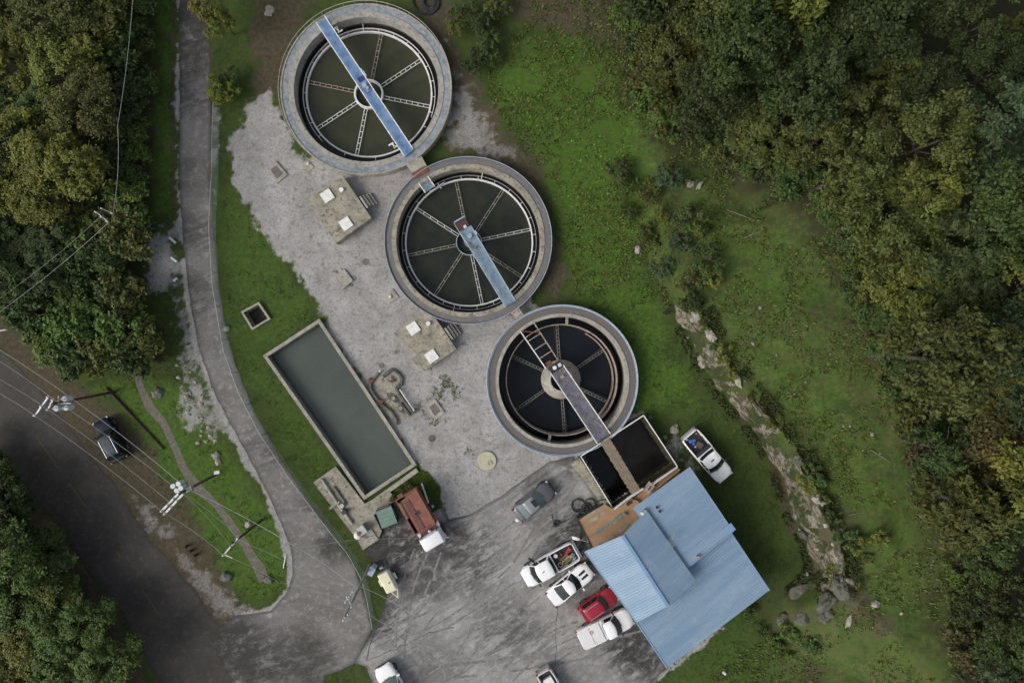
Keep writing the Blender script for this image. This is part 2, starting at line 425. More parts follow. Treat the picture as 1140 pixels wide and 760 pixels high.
hole = np.zeros(gx.shape)
for (x, y, r, z) in TC: hole = np.maximum(hole, (np.hypot(gx-x, gy-y) < r-.45))
for p, z in ((BASIN,.35),(PIT,.3),(BASIN4,1.2)):
    hole = np.maximum(hole, sdf_poly(gx, gy, pxpoly(p, z)) > .12)
nx, ny = len(xs), len(ys)
I = np.arange(nx*ny).reshape(ny, nx)
q = np.stack([I[:-1,:-1], I[:-1,1:], I[1:,1:], I[1:,:-1]], -1).reshape(-1, 4)
q = q[~(hole[q].all(1))]
def np_mesh(name, V, F, mat, attrs=None, smooth=True):
    me = bpy.data.meshes.new(name); k = F.shape[1]
    me.vertices.add(len(V)); me.vertices.foreach_set('co', np.asarray(V, np.float32).ravel())
    me.loops.add(F.size); me.loops.foreach_set('vertex_index', F.ravel().astype(np.int32))
    me.polygons.add(len(F)); me.polygons.foreach_set('loop_start', np.arange(0, F.size, k, dtype=np.int32))
    try: me.polygons.foreach_set('loop_total', np.full(len(F), k, np.int32))
    except Exception: pass
    me.update(calc_edges=True)
    if smooth: me.polygons.foreach_set('use_smooth', np.ones(len(F), bool))
    for a, (dom, val) in (attrs or {}).items():
        at = me.attributes.new(a, 'FLOAT', dom); at.data.foreach_set('value', np.asarray(val, np.float32))
    me.materials.append(mat); me.validate()
    return me
t = NT('grass_and_soil')
nA = t.noise(.35, 4, .6); nB = t.noise(2.6, 5, .7); nC = t.noise(14, 4, .75); nD = t.noise(45, 2, .6)
def vor(t, sc_, rnd=1.0):
    v = t.n('ShaderNodeTexVoronoi'); v.inputs['Scale'].default_value = sc_; t.l(t.co, v.inputs['Vector']); return v
lawn = t.mix(t.ramp(nA, [(.35,0.),(.65,1.)]), (.028,.054,.010), (.046,.076,.014))
lawn = t.mix(t.ramp(nB, [(.42,0.),(.68,1.)]), lawn, (.070,.082,.026))
lawn = t.mix(t.ramp(t.noise(.8, 6, .75, dist=.8), [(.50,0.),(.64,.7)]), lawn, (.022,.040,.012))
hillc = t.mix(t.ramp(nA, [(.38,0.),(.62,1.)]), (.036,.060,.015), (.062,.078,.022))
hillc = t.mix(t.ramp(nB, [(.45,0.),(.66,1.)]), hillc, (.098,.100,.040))
hillc = t.mix(t.ramp(t.noise(.9, 5, .7, dist=.7), [(.50,0.),(.62,.8)]), hillc, (.048,.098,.016))
hillc = t.mix(t.ramp(t.noise(.25, 6, .72, dist=1.2), [(.55,0.),(.68,.65)]), hillc, (.085,.068,.044))
c = t.mix(t.attr('hill'), lawn, hillc)
lush_c = t.mix(t.ramp(nB, [(.35,0.),(.62,1.)]), (.034,.076,.011), (.080,.145,.020))
lush_c = t.mix(t.ramp(t.noise(1.1, 5, .75, dist=.6), [(.50,0.),(.64,.8)]), lush_c, (.070,.086,.022))
c = t.mix(t.attr('lush'), c, lush_c)
soil = t.mix(t.ramp(nB, [(.38,0.),(.62,1.)]), (.105,.078,.055), (.052,.040,.027))
soil = t.mix(t.ramp(nC, [(.50,0.),(.66,1.)]), soil, (.052,.062,.024))
dm = t.math('MULTIPLY', t.ramp(t.math('ADD', t.attr('dirt'), t.math('MULTIPLY', t.math('SUBTRACT', nB, .5), .9)), [(.34,0.),(.80,1.)]), .90)
c = t.mix(dm, c, soil)
lit = t.mix(t.ramp(nC, [(.4,0.),(.6,1.)]), (.050,.042,.024), (.030,.036,.014))
c = t.mix(t.attr('litter'), c, lit)
grav = t.mix(t.ramp(nA, [(.38,0.),(.6,1.)]), (.37,.36,.345), (.28,.27,.257))
grav = t.mix(t.ramp(nB, [(.50,0.),(.66,1.)]), grav, (.165,.152,.132))
grav = t.mix(t.ramp(t.noise(7, 5, .75), [(.60,0.),(.72,1.)]), grav, (.11,.115,.07))
grav = t.mix(t.ramp(t.noise(.6, 6, .7, dist=.3), [(.56,0.),(.72,.7)]), grav, (.16,.148,.128))
grav = t.mix(t.ramp(t.noise(1.3, 5, .75), [(.54,0.),(.66,.8)]), grav, (.39,.38,.362))
grav = t.mix(1.0, grav, t.ramp(vor(t, 9).outputs['Color'], [(.0,.80),(1.,1.16)]), 'MULTIPLY')
gm = t.ramp(t.math('ADD', t.math('ADD', t.attr('gravel'), t.math('MULTIPLY', t.math('SUBTRACT', nC, .5), .8)), t.math('MULTIPLY', t.math('SUBTRACT', nB, .5), .9)), [(.38,0.),(.72,1.)])
c = t.mix(gm, c, grav)
c = t.mix(1.0, c, t.ramp(nC, [(.25,.68),(.75,1.34)]), 'MULTIPLY')
c = t.mix(1.0, c, t.ramp(nD, [(.25,.7),(.75,1.3)]), 'MULTIPLY')
t.bump(t.math('ADD', nC, nD), .6, .05)
GROUND_M = t.done(c, .95, 0, .2)
me = np_mesh('ground', np.stack([gx,gy,gz],1), q, GROUND_M,
    {'gravel':('POINT',gravel),'dirt':('POINT',dirt),'hill':('POINT',hill),'lush':('POINT',lush),'litter':('POINT',litter)})
o = bpy.data.objects.new('ground', me); col.objects.link(o); o['kind'] = 'structure'

# ragged sheet cut from a polygon, with a mesh fine enough for its terrain and its stains
def sheet(name, pts, z, mat, spacing=.45, amp=.22, edge=.25, attrs=None, freq=1.1):
    poly = pxpoly(pts); out = []
    for i in range(len(poly)):
        a = Vector(poly[i]); b = Vector(poly[(i+1) % len(poly)]); n = max(1, int((b-a).length/edge))
        for k in range(n): out.append(a.lerp(b, k/n))
    A = np.array([p[:] for p in out])
    A = A + np.stack([fbm(A[:,0], A[:,1], freq, 3, 21), fbm(A[:,0], A[:,1], freq, 3, 31)], 1)*amp*3
    x0, y0 = A.min(0); x1, y1 = A.max(0)
    ix, iy = np.meshgrid(np.arange(x0, x1, spacing), np.arange(y0, y1, spacing))
    ix = ix.ravel(); iy = iy.ravel()
    ix = ix + fbm(ix, iy, 3, 1, 4)*.1
    sd = sdf_poly(ix, iy, A)
    k = sd > spacing*.5
    pts2 = [Vector(p) for p in A] + [Vector(p) for p in np.stack([ix[k], iy[k]], 1)]
    nA_ = len(A)
    r = delaunay_2d_cdt(pts2, [(i, (i+1) % nA_) for i in range(nA_)], [], 1, 1e-5)
    V = np.array([v[:] for v in r[0]]); F = np.array([f for f in r[2] if len(f) == 3])
    # upwards normals
    a, b, cc = V[F[:,0]], V[F[:,1]], V[F[:,2]]
    cr = (b[:,0]-a[:,0])*(cc[:,1]-a[:,1])-(b[:,1]-a[:,1])*(cc[:,0]-a[:,0])
    F[cr < 0] = F[cr < 0][:, ::-1]
    hh = height(V[:,0], V[:,1]) + z
    sdv = np.abs(sdf_poly(V[:,0], V[:,1], A))
    at = {'edge': ('POINT', sdv)}
    for kx, fn in (attrs or {}).items(): at[kx] = ('POINT', fn(V[:,0], V[:,1]))
    me = np_mesh(name, np.concatenate([V, hh[:,None]], 1), F, mat, at)
    o = bpy.data.objects.new(name, me); col.objects.link(o); o['kind'] = 'structure'
    return o

def asphalt(name, base, alt, dark, pale, streak_rot=None, along=None, speck=(.6,1.35)):
    t = NT(name)
    nA = t.noise(.35, 4, .6); nB = t.noise(1.8, 6, .7, dist=.5); nC = t.noise(30, 3, .7)
    c = t.mix(t.ramp(nA, [(.38,0.),(.62,1.)]), base, alt)
    c = t.mix(t.ramp(nB, [(.52,0.),(.68,1.)]), c, pale)
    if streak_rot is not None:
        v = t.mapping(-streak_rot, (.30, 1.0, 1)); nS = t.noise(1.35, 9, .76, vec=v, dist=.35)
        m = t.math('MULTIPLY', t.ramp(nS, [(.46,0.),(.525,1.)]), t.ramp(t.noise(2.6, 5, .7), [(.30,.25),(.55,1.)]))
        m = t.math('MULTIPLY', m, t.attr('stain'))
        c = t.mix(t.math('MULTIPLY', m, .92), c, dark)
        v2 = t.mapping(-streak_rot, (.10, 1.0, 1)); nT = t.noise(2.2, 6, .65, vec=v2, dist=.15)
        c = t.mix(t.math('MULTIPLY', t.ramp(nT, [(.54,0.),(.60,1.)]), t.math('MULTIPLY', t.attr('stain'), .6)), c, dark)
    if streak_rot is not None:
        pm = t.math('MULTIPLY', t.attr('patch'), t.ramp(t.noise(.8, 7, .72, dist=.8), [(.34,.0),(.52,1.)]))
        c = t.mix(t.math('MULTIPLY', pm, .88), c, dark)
        v3 = t.mapping(-streak_rot+.5, (.16, 1.0, 1)); nU = t.noise(1.7, 8, .78, vec=v3, dist=.2)
        c = t.mix(t.math('MULTIPLY', t.ramp(nU, [(.60,0.),(.66,1.)]), .5), c, pale)
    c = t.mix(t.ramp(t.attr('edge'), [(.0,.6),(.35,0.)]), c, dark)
    c = t.mix(1.0, c, t.ramp(nC, [(.25,speck[0]),(.75,speck[1])]), 'MULTIPLY')
    t.bump(nC, .3, .01)
    return t.done(c, .9, 0, .25)
ROADM = asphalt('old_road_asphalt', (.062,.056,.049), (.047,.043,.038), (.036,.030,.023), (.080,.073,.065))
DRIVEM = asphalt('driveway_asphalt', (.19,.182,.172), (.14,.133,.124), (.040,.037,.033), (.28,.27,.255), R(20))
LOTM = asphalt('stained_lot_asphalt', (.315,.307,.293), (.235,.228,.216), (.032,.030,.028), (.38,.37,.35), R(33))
PATHM = mottled('dirt_path_soil', (.135,.12,.095), (.085,.078,.056), 2, (.18,.165,.14), .95)

def blobs(X, Y, s0, L):
    s = s0 + 0*X
    for (px, py, r, w) in L:
        p = P(px, py); s = np.maximum(s, w*sstep(r/S, r/S*.3, np.hypot(X-p.x, Y-p.y)))
    return s
def dstain(X, Y): return blobs(X, Y, .12, ((255,720,60,1.),(300,740,60,.9),(345,735,50,.7),(215,20,60,.9),(215,90,60,.7),(225,330,40,.6),(290,500,40,.5),(365,600,25,.7),(350,560,30,.6),(225,260,40,.5)))
road = sheet('road', [(-120,335),(-60,348),(0,388),(40,428),(83,483),(128,540),(160,590),(216,656),(250,705),(285,775),(340,880),(235,880),(178,765),
    (164,735),(136,684),(104,646),(63,583),(10,520),(0,505),(-60,450),(-120,410)], .010, ROADM, .8, .16, .3)
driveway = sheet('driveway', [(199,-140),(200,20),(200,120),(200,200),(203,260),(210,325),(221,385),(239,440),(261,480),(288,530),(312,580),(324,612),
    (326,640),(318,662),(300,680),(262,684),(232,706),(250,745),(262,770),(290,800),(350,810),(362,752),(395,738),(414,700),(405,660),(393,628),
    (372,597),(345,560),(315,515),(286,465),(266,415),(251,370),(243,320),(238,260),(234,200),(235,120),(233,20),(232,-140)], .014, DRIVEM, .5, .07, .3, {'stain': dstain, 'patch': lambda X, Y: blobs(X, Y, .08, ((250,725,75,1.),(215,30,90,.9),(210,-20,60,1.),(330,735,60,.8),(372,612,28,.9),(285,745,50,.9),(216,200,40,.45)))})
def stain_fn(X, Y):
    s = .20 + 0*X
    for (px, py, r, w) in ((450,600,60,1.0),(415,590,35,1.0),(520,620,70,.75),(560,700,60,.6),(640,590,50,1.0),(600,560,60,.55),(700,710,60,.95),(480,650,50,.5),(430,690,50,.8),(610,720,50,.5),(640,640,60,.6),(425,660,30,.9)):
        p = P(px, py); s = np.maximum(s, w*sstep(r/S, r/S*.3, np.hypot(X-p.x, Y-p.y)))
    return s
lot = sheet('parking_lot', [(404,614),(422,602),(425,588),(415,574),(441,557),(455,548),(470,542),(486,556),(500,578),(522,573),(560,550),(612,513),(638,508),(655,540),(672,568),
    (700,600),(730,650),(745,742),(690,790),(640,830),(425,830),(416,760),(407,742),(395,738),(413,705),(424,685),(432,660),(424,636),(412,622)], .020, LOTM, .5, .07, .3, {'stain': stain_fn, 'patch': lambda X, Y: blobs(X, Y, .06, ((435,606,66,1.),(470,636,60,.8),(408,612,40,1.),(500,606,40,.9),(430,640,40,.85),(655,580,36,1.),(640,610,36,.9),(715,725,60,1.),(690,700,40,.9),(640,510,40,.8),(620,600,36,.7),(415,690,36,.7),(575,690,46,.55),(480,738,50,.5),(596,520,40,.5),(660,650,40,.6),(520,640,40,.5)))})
sheet('footpath', [(147,404),(154,408),(160,430),(172,452),(184,466),(196,490),(208,518),(225,540),(246,562),(266,588),(282,612),(296,632),(298,644),
    (288,648),(282,632),(268,608),(252,584),(236,562),(216,548),(202,526),(190,496),(178,472),(162,456),(152,430)], .008, PATHM, .5, .06, .3)
# tyre tracks across the lot
TRK = mottled('dark_tyre_marks', (.125,.120,.112), (.20,.195,.185), 2.2, (.28,.272,.26), .9, bump=0, lo=.42, hi=.58, spots=.52)
# painted centre line of the old road: broken, worn
YEL = mottled('worn_yellow_paint', (.11,.08,.03), (.052,.046,.036), 3, None, .9, lo=.5, hi=.7)
cl = [(-60,372),(0,428),(24,460),(46,494),(90,556),(136,622),(180,688),(222,755),(260,830)]
m = MB()
def strip(m, pts, w, z, mask=None):
    pp = [P(*p) for p in pts]; acc = []
    for i in range(len(pp)-1):
        n = max(1, int((pp[i+1]-pp[i]).length/.8))
        for k in range(n): acc.append(pp[i].lerp(pp[i+1], k/n))
    acc.append(pp[-1]); L = []
    for i, p in enumerate(acc):
        d = (acc[min(i+1, len(acc)-1)]-acc[max(i-1, 0)]).normalized(); nrm = Vector((-d.y, d.x, 0))
        L.append((p+nrm*w/2, p-nrm*w/2))
    for i in range(len(L)-1):
        if mask and not mask(i): continue
        zz = [hz(q.x, q.y)+z for q in (L[i][0], L[i][1], L[i+1][1], L[i+1][0])]
        m.add([(q.x, q.y, zq) for q, zq in zip((L[i][0], L[i][1], L[i+1][1], L[i+1][0]), zz)], [(0,1,2,3)])
strip(m, cl, .085, .016, lambda i: math.sin(i*.9)+math.sin(i*.37+1) > .35)
m.build('road_centre_line', YEL, kind='structure')
m = MB(); tr = random.Random(4)
def bez(p0, p1, p2, n=14):
    return [((1-t)**2*p0[0]+2*t*(1-t)*p1[0]+t*t*p2[0], (1-t)**2*p0[1]+2*t*(1-t)*p1[1]+t*t*p2[1]) for t in [i/n for i in range(n+1)]]
for (p0, p1, p2) in (((432,735),(520,690),(640,600)),((450,745),(560,690),(690,560)) ,((420,700),(500,690),(600,570)),((440,690),(470,640),(486,585)),((452,700),(500,630),(620,545)),
        ((470,742),(590,735),(720,700)),((560,745),(600,700),(650,690)),((500,740),(560,650),(630,525)),((440,720),(440,660),(462,610))):
    for off in (0, 18):
        pts = [(x+off*.55, y+off*.75) for x, y in bez(p0, p1, p2)]; ph = tr.random()*9; tz = globals().get('tz', .0235)+.0015
        strip(m, pts, .19, tz, lambda i: math.sin(i*.7+ph)+math.sin(i*1.9+ph*2) > -.35)
m.build('tyre_tracks', TRK, kind='structure')
# cracks and tar seams
SEAM = plain('crack_filler', (.05,.047,.043), .9)
m = MB()
for pts in ([(410,735),(440,722),(478,704),(506,698)], [(490,760),(520,745),(545,728),(590,705),(620,690)], [(500,578),(530,572),(560,553),(600,528)],
            [(624,640),(620,680),(618,742)], [(405,610),(412,660),(420,692),(408,735)]):
    dense = []
    for i in range(len(pts)-1):
        for k in range(6):
            f = k/6; dense.append((pts[i][0]+(pts[i+1][0]-pts[i][0])*f+random.uniform(-1.2,1.2), pts[i][1]+(pts[i+1][1]-pts[i][1])*f+random.uniform(-1.2,1.2)))
    strip(m, dense+[pts[-1]], random.uniform(.025,.05), .055+.0015*len(m.f)/60)
m.build('pavement_crack', SEAM, kind='structure')
# ------------------------------------------------------------------ the three round tanks
def truss(name, root, mat, r0, r1, ang, z, w=.26, n=6, bar=.055, hgt=.0, bars_mat=None, cross='rungs'):
    m = MB(); ca, sa = math.cos(ang), math.sin(ang)
    def q(r, s, zz=0): return Vector((r*ca - s*sa, r*sa + s*ca, z+zz))
    for s_ in (-w/2, w/2):
        m.bar(q(r0, s_), q(r1, s_), bar, bar)
        if hgt: m.bar(q(r0, s_, -hgt), q(r1, s_, -hgt), bar, bar)
    for k in range(n+1):
        r = r0+(r1-r0)*k/n
        if k % 1 == 0: m.bar(q(r, -w/2), q(r, w/2), bar*1.2, bar)
        if hgt: m.bar(q(r, -w/2), q(r, -w/2, -hgt), bar, bar); m.bar(q(r, w/2), q(r, w/2, -hgt), bar, bar)
    return m.build(name, mat, root)
def railing(root, a, b, h=.95, n=8, mat=WHITE, r=.03, name='handrail'):
    a = Vector(a); b = Vector(b); m = MB()
    for z in (h, h*.55): m.tube([a+Vector((0,0,z)), b+Vector((0,0,z))], r*1.35, 6)
    for k in range(n+1):
        p = a.lerp(b, k/n); m.tube([p, p+Vector((0,0,h))], r*.9, 6)
    return m.build(name, mat, root)

ALGAE = mottled('dark_algae', (.035,.036,.022), (.06,.058,.04), 3, (.10,.095,.07), .6)
# --- tank 1
def clarifier(idx, label, walk_mat, rim_mat, face_mat, wat, rw_in, wz, spec):
    x, y, Rr, zr = TC[idx]
    t = thing('round_clarifier_tank', label, 'water tank', (x, y, 0))
    # outer wall, with the annular walkway on it and a kerb at its edge
    MB().ring(Rr-.12, Rr, -2.6, zr).build('outer_wall', rim_mat, t, 30)
    MB().ring(rw_in+spec['cope'], Rr-.122, zr-.45, zr-.07).build('walkway', walk_mat, t, 30)
    MB().ring(rw_in, rw_in+spec['cope']-.003, -2.6, zr-.02).build('inner_wall', face_mat, t, 30)
    MB().disc(rw_in, wz, 96).build('water_surface', wat, t)
    MB().ring(rw_in-.012, rw_in-.002, wz-.1, wz+.30, 96).build('algae_line', ALGAE, t, 30)
    return t
# 1
T1 = clarifier(0, 'largest round water tank with green water and pale blue grey rim at top', BLUEGREY, CONC_P, WALLM, WATER1, 6.60, -.55, {'cope': .50})
x, y, Rr, zr = TC[0]
MB().ring(5.76, 5.90, -.55, -.28).build('weir_ring', WHITE, T1, 30)
MB().ring(6.13, 6.18, -.55, -.30, 120, (0,0), R(-20), R(225)).build('scum_baffle', WHITE, T1, 30)
m = MB(); m.disc(5.755, -.545, 96); m.build('water_pool', WATER1, T1)
MB().ring(5.905, 6.61, -.549, -.545).build('water_channel', WATERC, T1)
m = MB()
for k in range(26):
    a = R(-30+k*13.9)
    if 230 < math.degrees(a) % 360 < 318 and k % 2: continue
    ca, sa = math.cos(a), math.sin(a)
    MB().bar((5.85*ca,5.85*sa,-.31),(6.16*ca,6.16*sa,-.31),.05,.05).build('weir_bracket', WHITE, T1)
for a in (95,):
    ca, sa = math.cos(R(a)), math.sin(R(a)); MB().bar((6.16*ca,6.16*sa,-.31),(6.59*ca,6.59*sa,-.28),.05,.05).build('weir_bracket', WHITE, T1)
MB().ring(1.20, 1.36, -.7, -.10, 60).build('centre_well', WHITE, T1, 30)
m = MB(); m.cyl((0,0), .5, -2, .2, 24); m.build('centre_column', CONC_D, T1, 30)
for k in range(8):
    if k in (2, 6): continue
    a = R(33.5+45*k)
    truss('rake_arm', T1, RUSTPALE if k in (1,3) else WHITE, 1.36, 5.76, a, -.32, .27, 8, .05)
m = MB()
for z in (.5,):
    m.tube([((Rr+.02)*math.cos(2*math.pi*k/96),(Rr+.02)*math.sin(2*math.pi*k/96),zr+z) for k in range(96)], .035, 6, closed=True)
for k in range(48):
    a = 2*math.pi*k/48; m.tube([((Rr+.02)*math.cos(a),(Rr+.02)*math.sin(a),zr-.3),((Rr+.02)*math.cos(a),(Rr+.02)*math.sin(a),zr+z)], .02, 5)
m.build('edge_railing', CONC_P, T1)
# 2
T2 = clarifier(1, 'middle round water tank with dark water and weathered grey rim', BLUEWORN, DARKWORN, CONC_B, WATER2, 6.58, -.55, {'cope': .42})
x, y, Rr, zr = TC[1]
MB().ring(5.84, 5.97, -.55, -.28).build('weir_ring', WHITE, T2, 30)
MB().ring(6.24, 6.285, -.55, -.32).build('scum_baffle', GALV, T2, 30)
MB().disc(5.835, -.545, 96).build('water_pool', WATER2, T2)
MB().ring(5.975, 6.57, -.549, -.545).build('water_channel', WATERC, T2)
m = MB()
for k in range(24):
    a = R(7+k*15); ca, sa = math.cos(a), math.sin(a)
    MB().bar((5.9*ca,5.9*sa,-.31),(6.26*ca,6.26*sa,-.31),.05,.05).build('weir_bracket', WHITE, T2)
for a in (79, 257):
    ca, sa = math.cos(R(a)), math.sin(R(a)); MB().bar((6.0*ca,6.0*sa,-.30),(6.575*ca,6.575*sa,-.28),.07,.06).build('weir_bracket', WHITE, T2)
MB().ring(1.14, 1.20, -.7, -.15, 48).build('centre_well', BLUERAIL, T2, 30)
m = MB(); m.cyl((0,0), .45, -2, .4, 24); m.build('centre_column', BLUEWORN, T2, 30)
for k in range(8):
    truss('rake_arm', T2, CONC_P if k % 3 else WHITE, 1.2, 5.80, R(12+45*k), -.32, .22, 6, .042)
m = MB()
m.tube([((Rr+.0)*math.cos(2*math.pi*k/96),(Rr+.0)*math.sin(2*math.pi*k/96),zr+.04) for k in range(96)], .035, 6, closed=True)
m.build('rim_pipe', BLUERAIL, T2)
# 3
T3 = clarifier(2, 'smallest round water tank with black water, next to the blue roofed building', DARKWORN, BLUERAIL, CONC_P, WATER3, 5.80, -1.5, {'cope': .30})
x, y, Rr, zr = TC[2]
MB().ring(5.08, 5.16, -2.2, .35).build('launder_ring', RUSTPALE, T3, 30)
MB().ring(4.86, 5.075, -1.2, -1.1, 96, (0,0), R(-45), R(62)).build('launder_trough', RUST, T3, 30)
MB().ring(4.84, 4.88, -1.3, -.25, 96, (0,0), R(-45), R(62)).build('launder_inner_ring', RUSTPALE, T3, 30)
m = MB()
for a in (85, 258):
    ca, sa = math.cos(R(a)), math.sin(R(a)); MB().bar((5.17*ca,5.17*sa,.2),(5.79*ca,5.79*sa,.2),.22,.9).build('launder_support', CONC_B, T3)
MB().lathe([(1.0,-2.2),(1.0,.25),(1.08,.25),(1.85,-.75),(1.85,-2.2)], 40).build('centre_cone', CONC_P, T3, 25)
for k in range(6):
    a = R(34+60*k); truss('rake_arm', T3, CONC_P, 1.5, 5.0, a, -1.0, .20, 10, .035, .0)
    mm = MB(); ca, sa = math.cos(a+R(3.2)), math.sin(a+R(3.2)); mm.bar((1.4*ca,1.4*sa,-1.25),(5.0*ca,5.0*sa,-1.25),.12,.25); mm.build('scraper_beam', BLACK, T3)
m = MB()
m.tube([((Rr+.02)*math.cos(2*math.pi*k/96),(Rr+.02)*math.sin(2*math.pi*k/96),zr+.05) for k in range(96)], .05, 6, closed=True)
m.build('rim_pipe', BLUERAIL, T3)

# bridges over the tanks
def bridge(corners, z, name, label, deck_mat, rail_mat, ends=(1.0,), rail=True, rail_h=.55, motor=None, planks=False, thick=.14):
    a0, a1, b1, b0 = [P(*c, z) for c in corners]      # a0-a1 near end, b0-b1 far end; a0-b0 is one side
    o = (a0+a1+b0+b1)/4; o.z = 0
    ang = math.atan2((b0-a0).y, (b0-a0).x)
    t = thing(name, label, 'bridge', o, ang)
    iv = Matrix.Rotation(-ang, 4, 'Z')
    loc = [iv @ (p-o) for p in (a0,a1,b1,b0)]
    ts = [Vector((p.x,p.y,z)) for p in loc]
    m = MB(); poly = [(p.x,p.y) for p in ts]
    m.prism(poly, z-thick, z); m.build('deck', deck_mat, t)
    L = (ts[3]-ts[0]).length; n = max(2, int(L/1.2))
    if rail:
        railing(t, ts[0], ts[3], rail_h, n, rail_mat); railing(t, ts[1], ts[2], rail_h, n, rail_mat)
    return t, ts, L
B1, ts, L = bridge([(353.5,27.8),(363.2,20.8),(460.2,166.5),(450.8,175)], 1.15, 'access_bridge', 'long bright blue walkway right across the green water tank', DECKBLUE, WHITE)
mid = (ts[0]+ts[1]+ts[2]+ts[3])/4
m = MB(); m.box((0,.02,1.22),(1.1,.72,.14)); m.build('drive_platform', DECKBLUE, B1)
m = MB(); m.cyl((-.05,0), .27, 1.29, 1.62, 20, .22); m.cyl((.28,.1), .14, 1.29, 1.6, 14); m.build('drive_motor', BLUERAIL, B1, 30)
m = MB(); m.box((-.75,.1,1.2),(.62,.6,.1)); m.build('hatch', plain('dark_blue_hatch_paint', (.02,.045,.16), .5), B1)
m = MB(); m.box((-1.0,.58,1.28),(.55,.2,.34)); m.box((-1.5,.56,1.2),(.3,.16,.2)); m.build('control_box', XFMR, B1)
m = MB()
for s_, xx in ((1,-5.9),(-1,5.75)):
    m.box((xx, s_*.78, .95), (.45,.12,.10)); m.box((xx+.25*s_, s_*.9, .9), (.12,.5,.08)); m.box((xx-.2*s_, s_*.72, .95), (.12,.35,.1))
m.build('scum_arm', WHITE, B1)
B2, ts, L = bridge([(514.5,262.5),(526,254.5),(573.8,334.8),(562.5,341.3)], 1.15, 'access_bridge', 'pale blue half length walkway over the middle water tank', DECKBLUE2, BLUERAIL)
m = MB(); m.box((-3.2,.02,1.2),(1.9,1.25,.12)); m.build('drive_platform', DECKBLUE2, B2)
m = MB(); m.box((-4.55,0,1.18),(.95,1.0,.1)); m.build('open_hatch', plain('maroon_hatch_paint', (.09,.03,.03), .6), B2)
m = MB(); m.cyl((-3.35,.05), .26, 1.26, 1.6, 20, .2); m.build('drive_motor', BLUERAIL, B2, 30)
m = MB(); m.box((-4.3,.1,1.3),(.26,.26,.2)); m.box((-3.35,.62,1.35),(.34,.2,.26)); m.build('control_box', XFMR, B2)
m = MB(); m.bar((-3.0,-.3,1.28),(-2.0,-.1,1.28),.05,.05); m.bar((-2.9,-.42,1.28),(-2.1,-.05,1.28),.04,.04); m.build('conduit', ORANGE, B2)
m = MB(); m.bar((-5.1,-.55,1.6),(-5.1,.55,1.6),.12,.1); m.bar((-5.1,-.6,1.5),(-3.0,-.62,1.5),.06,.06); m.build('end_rail', BLUERAIL, B2)
m = MB(); m.box((4.2,-.78,.4), (.45,.25,.12)); m.box((4.0,-.75,.42), (.13,.45,.1)); m.build('scum_arm', WHITE, B2)
B3, ts, L = bridge([(612.8,415),(627,406.3),(678.8,481.8),(664.5,492.8)], 1.4, 'access_bridge', 'rusty patched walkway over the black water of the smallest tank', DECKRUST, WHITE, rail_h=.5)
m = MB(); m.box((-4.0,0,1.44),(.7,1.3,.08)); m.build('hatch', BLACK, B3)
m = MB(); m.cyl((-3.98,-.12), .2, 1.48, 1.7, 18, .17); m.build('drive_motor', WHITE, B3, 30)
m = MB(); m.box((-3.95,.38,1.55), (.3,.3,.14)); m.build('control_box', XFMR, B3)
m = MB(); m.box((-2.9,.0,1.46), (.3,.34,.1)); m.build('inspection_cover', CONC_P, B3)
# small blue landing in tank 2 and open ladder frame over tank 3
a = P(475.5,206.5,.9); b = thing('landing_platform', 'small square blue landing at the edge of the middle water tank', 'platform', (a.x,a.y,0), R(-55))
MB().box((0,0,.85),(.9,1.0,.08)).build('deck', DECKBLUE2, b)
m = MB(); m.bar((-.45,-.5,.92),(.45,.5,.92),.05,.04); m.bar((-.45,.5,.92),(.45,-.5,.92),.05,.04); m.build('brace', BLUERAIL, b)
railing(b, (-.5,.52,.9), (.5,.52,.9), .4, 2, WHITE); railing(b, (-.5,-.52,.9), (.5,-.52,.9), .4, 2, WHITE)
a = P(479,201,.9); m = MB(); b2 = thing('scum_arm', 'white scum skimmer bracket beside the small blue landing', 'bracket', (a.x+.55,a.y-.35,0), R(-55))
MB().bar((0,-.1,-.2),(0,.7,-.2),.12,.12).bar((-.3,.2,-.2),(.3,.2,-.2),.1,.1).build('bracket_arm', WHITE, b2)
fa = [P(579.2,368.6,1.3), P(594.2,359,1.3), P(621.3,401.2,1.0), P(607.5,410,1.0)]
o3 = sum(fa, Vector())/4; o3.z = 0
fr = thing('open_bridge_frame', 'open rusty bridge frame without a deck over the black water', 'frame', o3)
g = [p-o3 for p in fa]
for i, (a, b, mt) in enumerate(((g[0],g[3],WHITE),(g[1],g[2],RUSTPALE))):
    MB().bar(a, b, .10, .12).build('side_beam', mt, fr)
m = MB()
for f in (0,.28,.52,.74,1.0):
    m.bar(g[0].lerp(g[3],f), g[1].lerp(g[2],f), .07, .08)
m.build('cross_bar', RUSTPALE, fr)
m = MB(); m.bar(g[0], g[1].lerp(g[2],.26), .08, .08); m.build('brace', RUST, fr)
m = MB(); c0 = g[3].lerp(g[2],.25); m.box((c0.x+.05,c0.y+.1,.85),(.65,.75,.08), R(33)); m.build('landing_plate', RUST, fr)
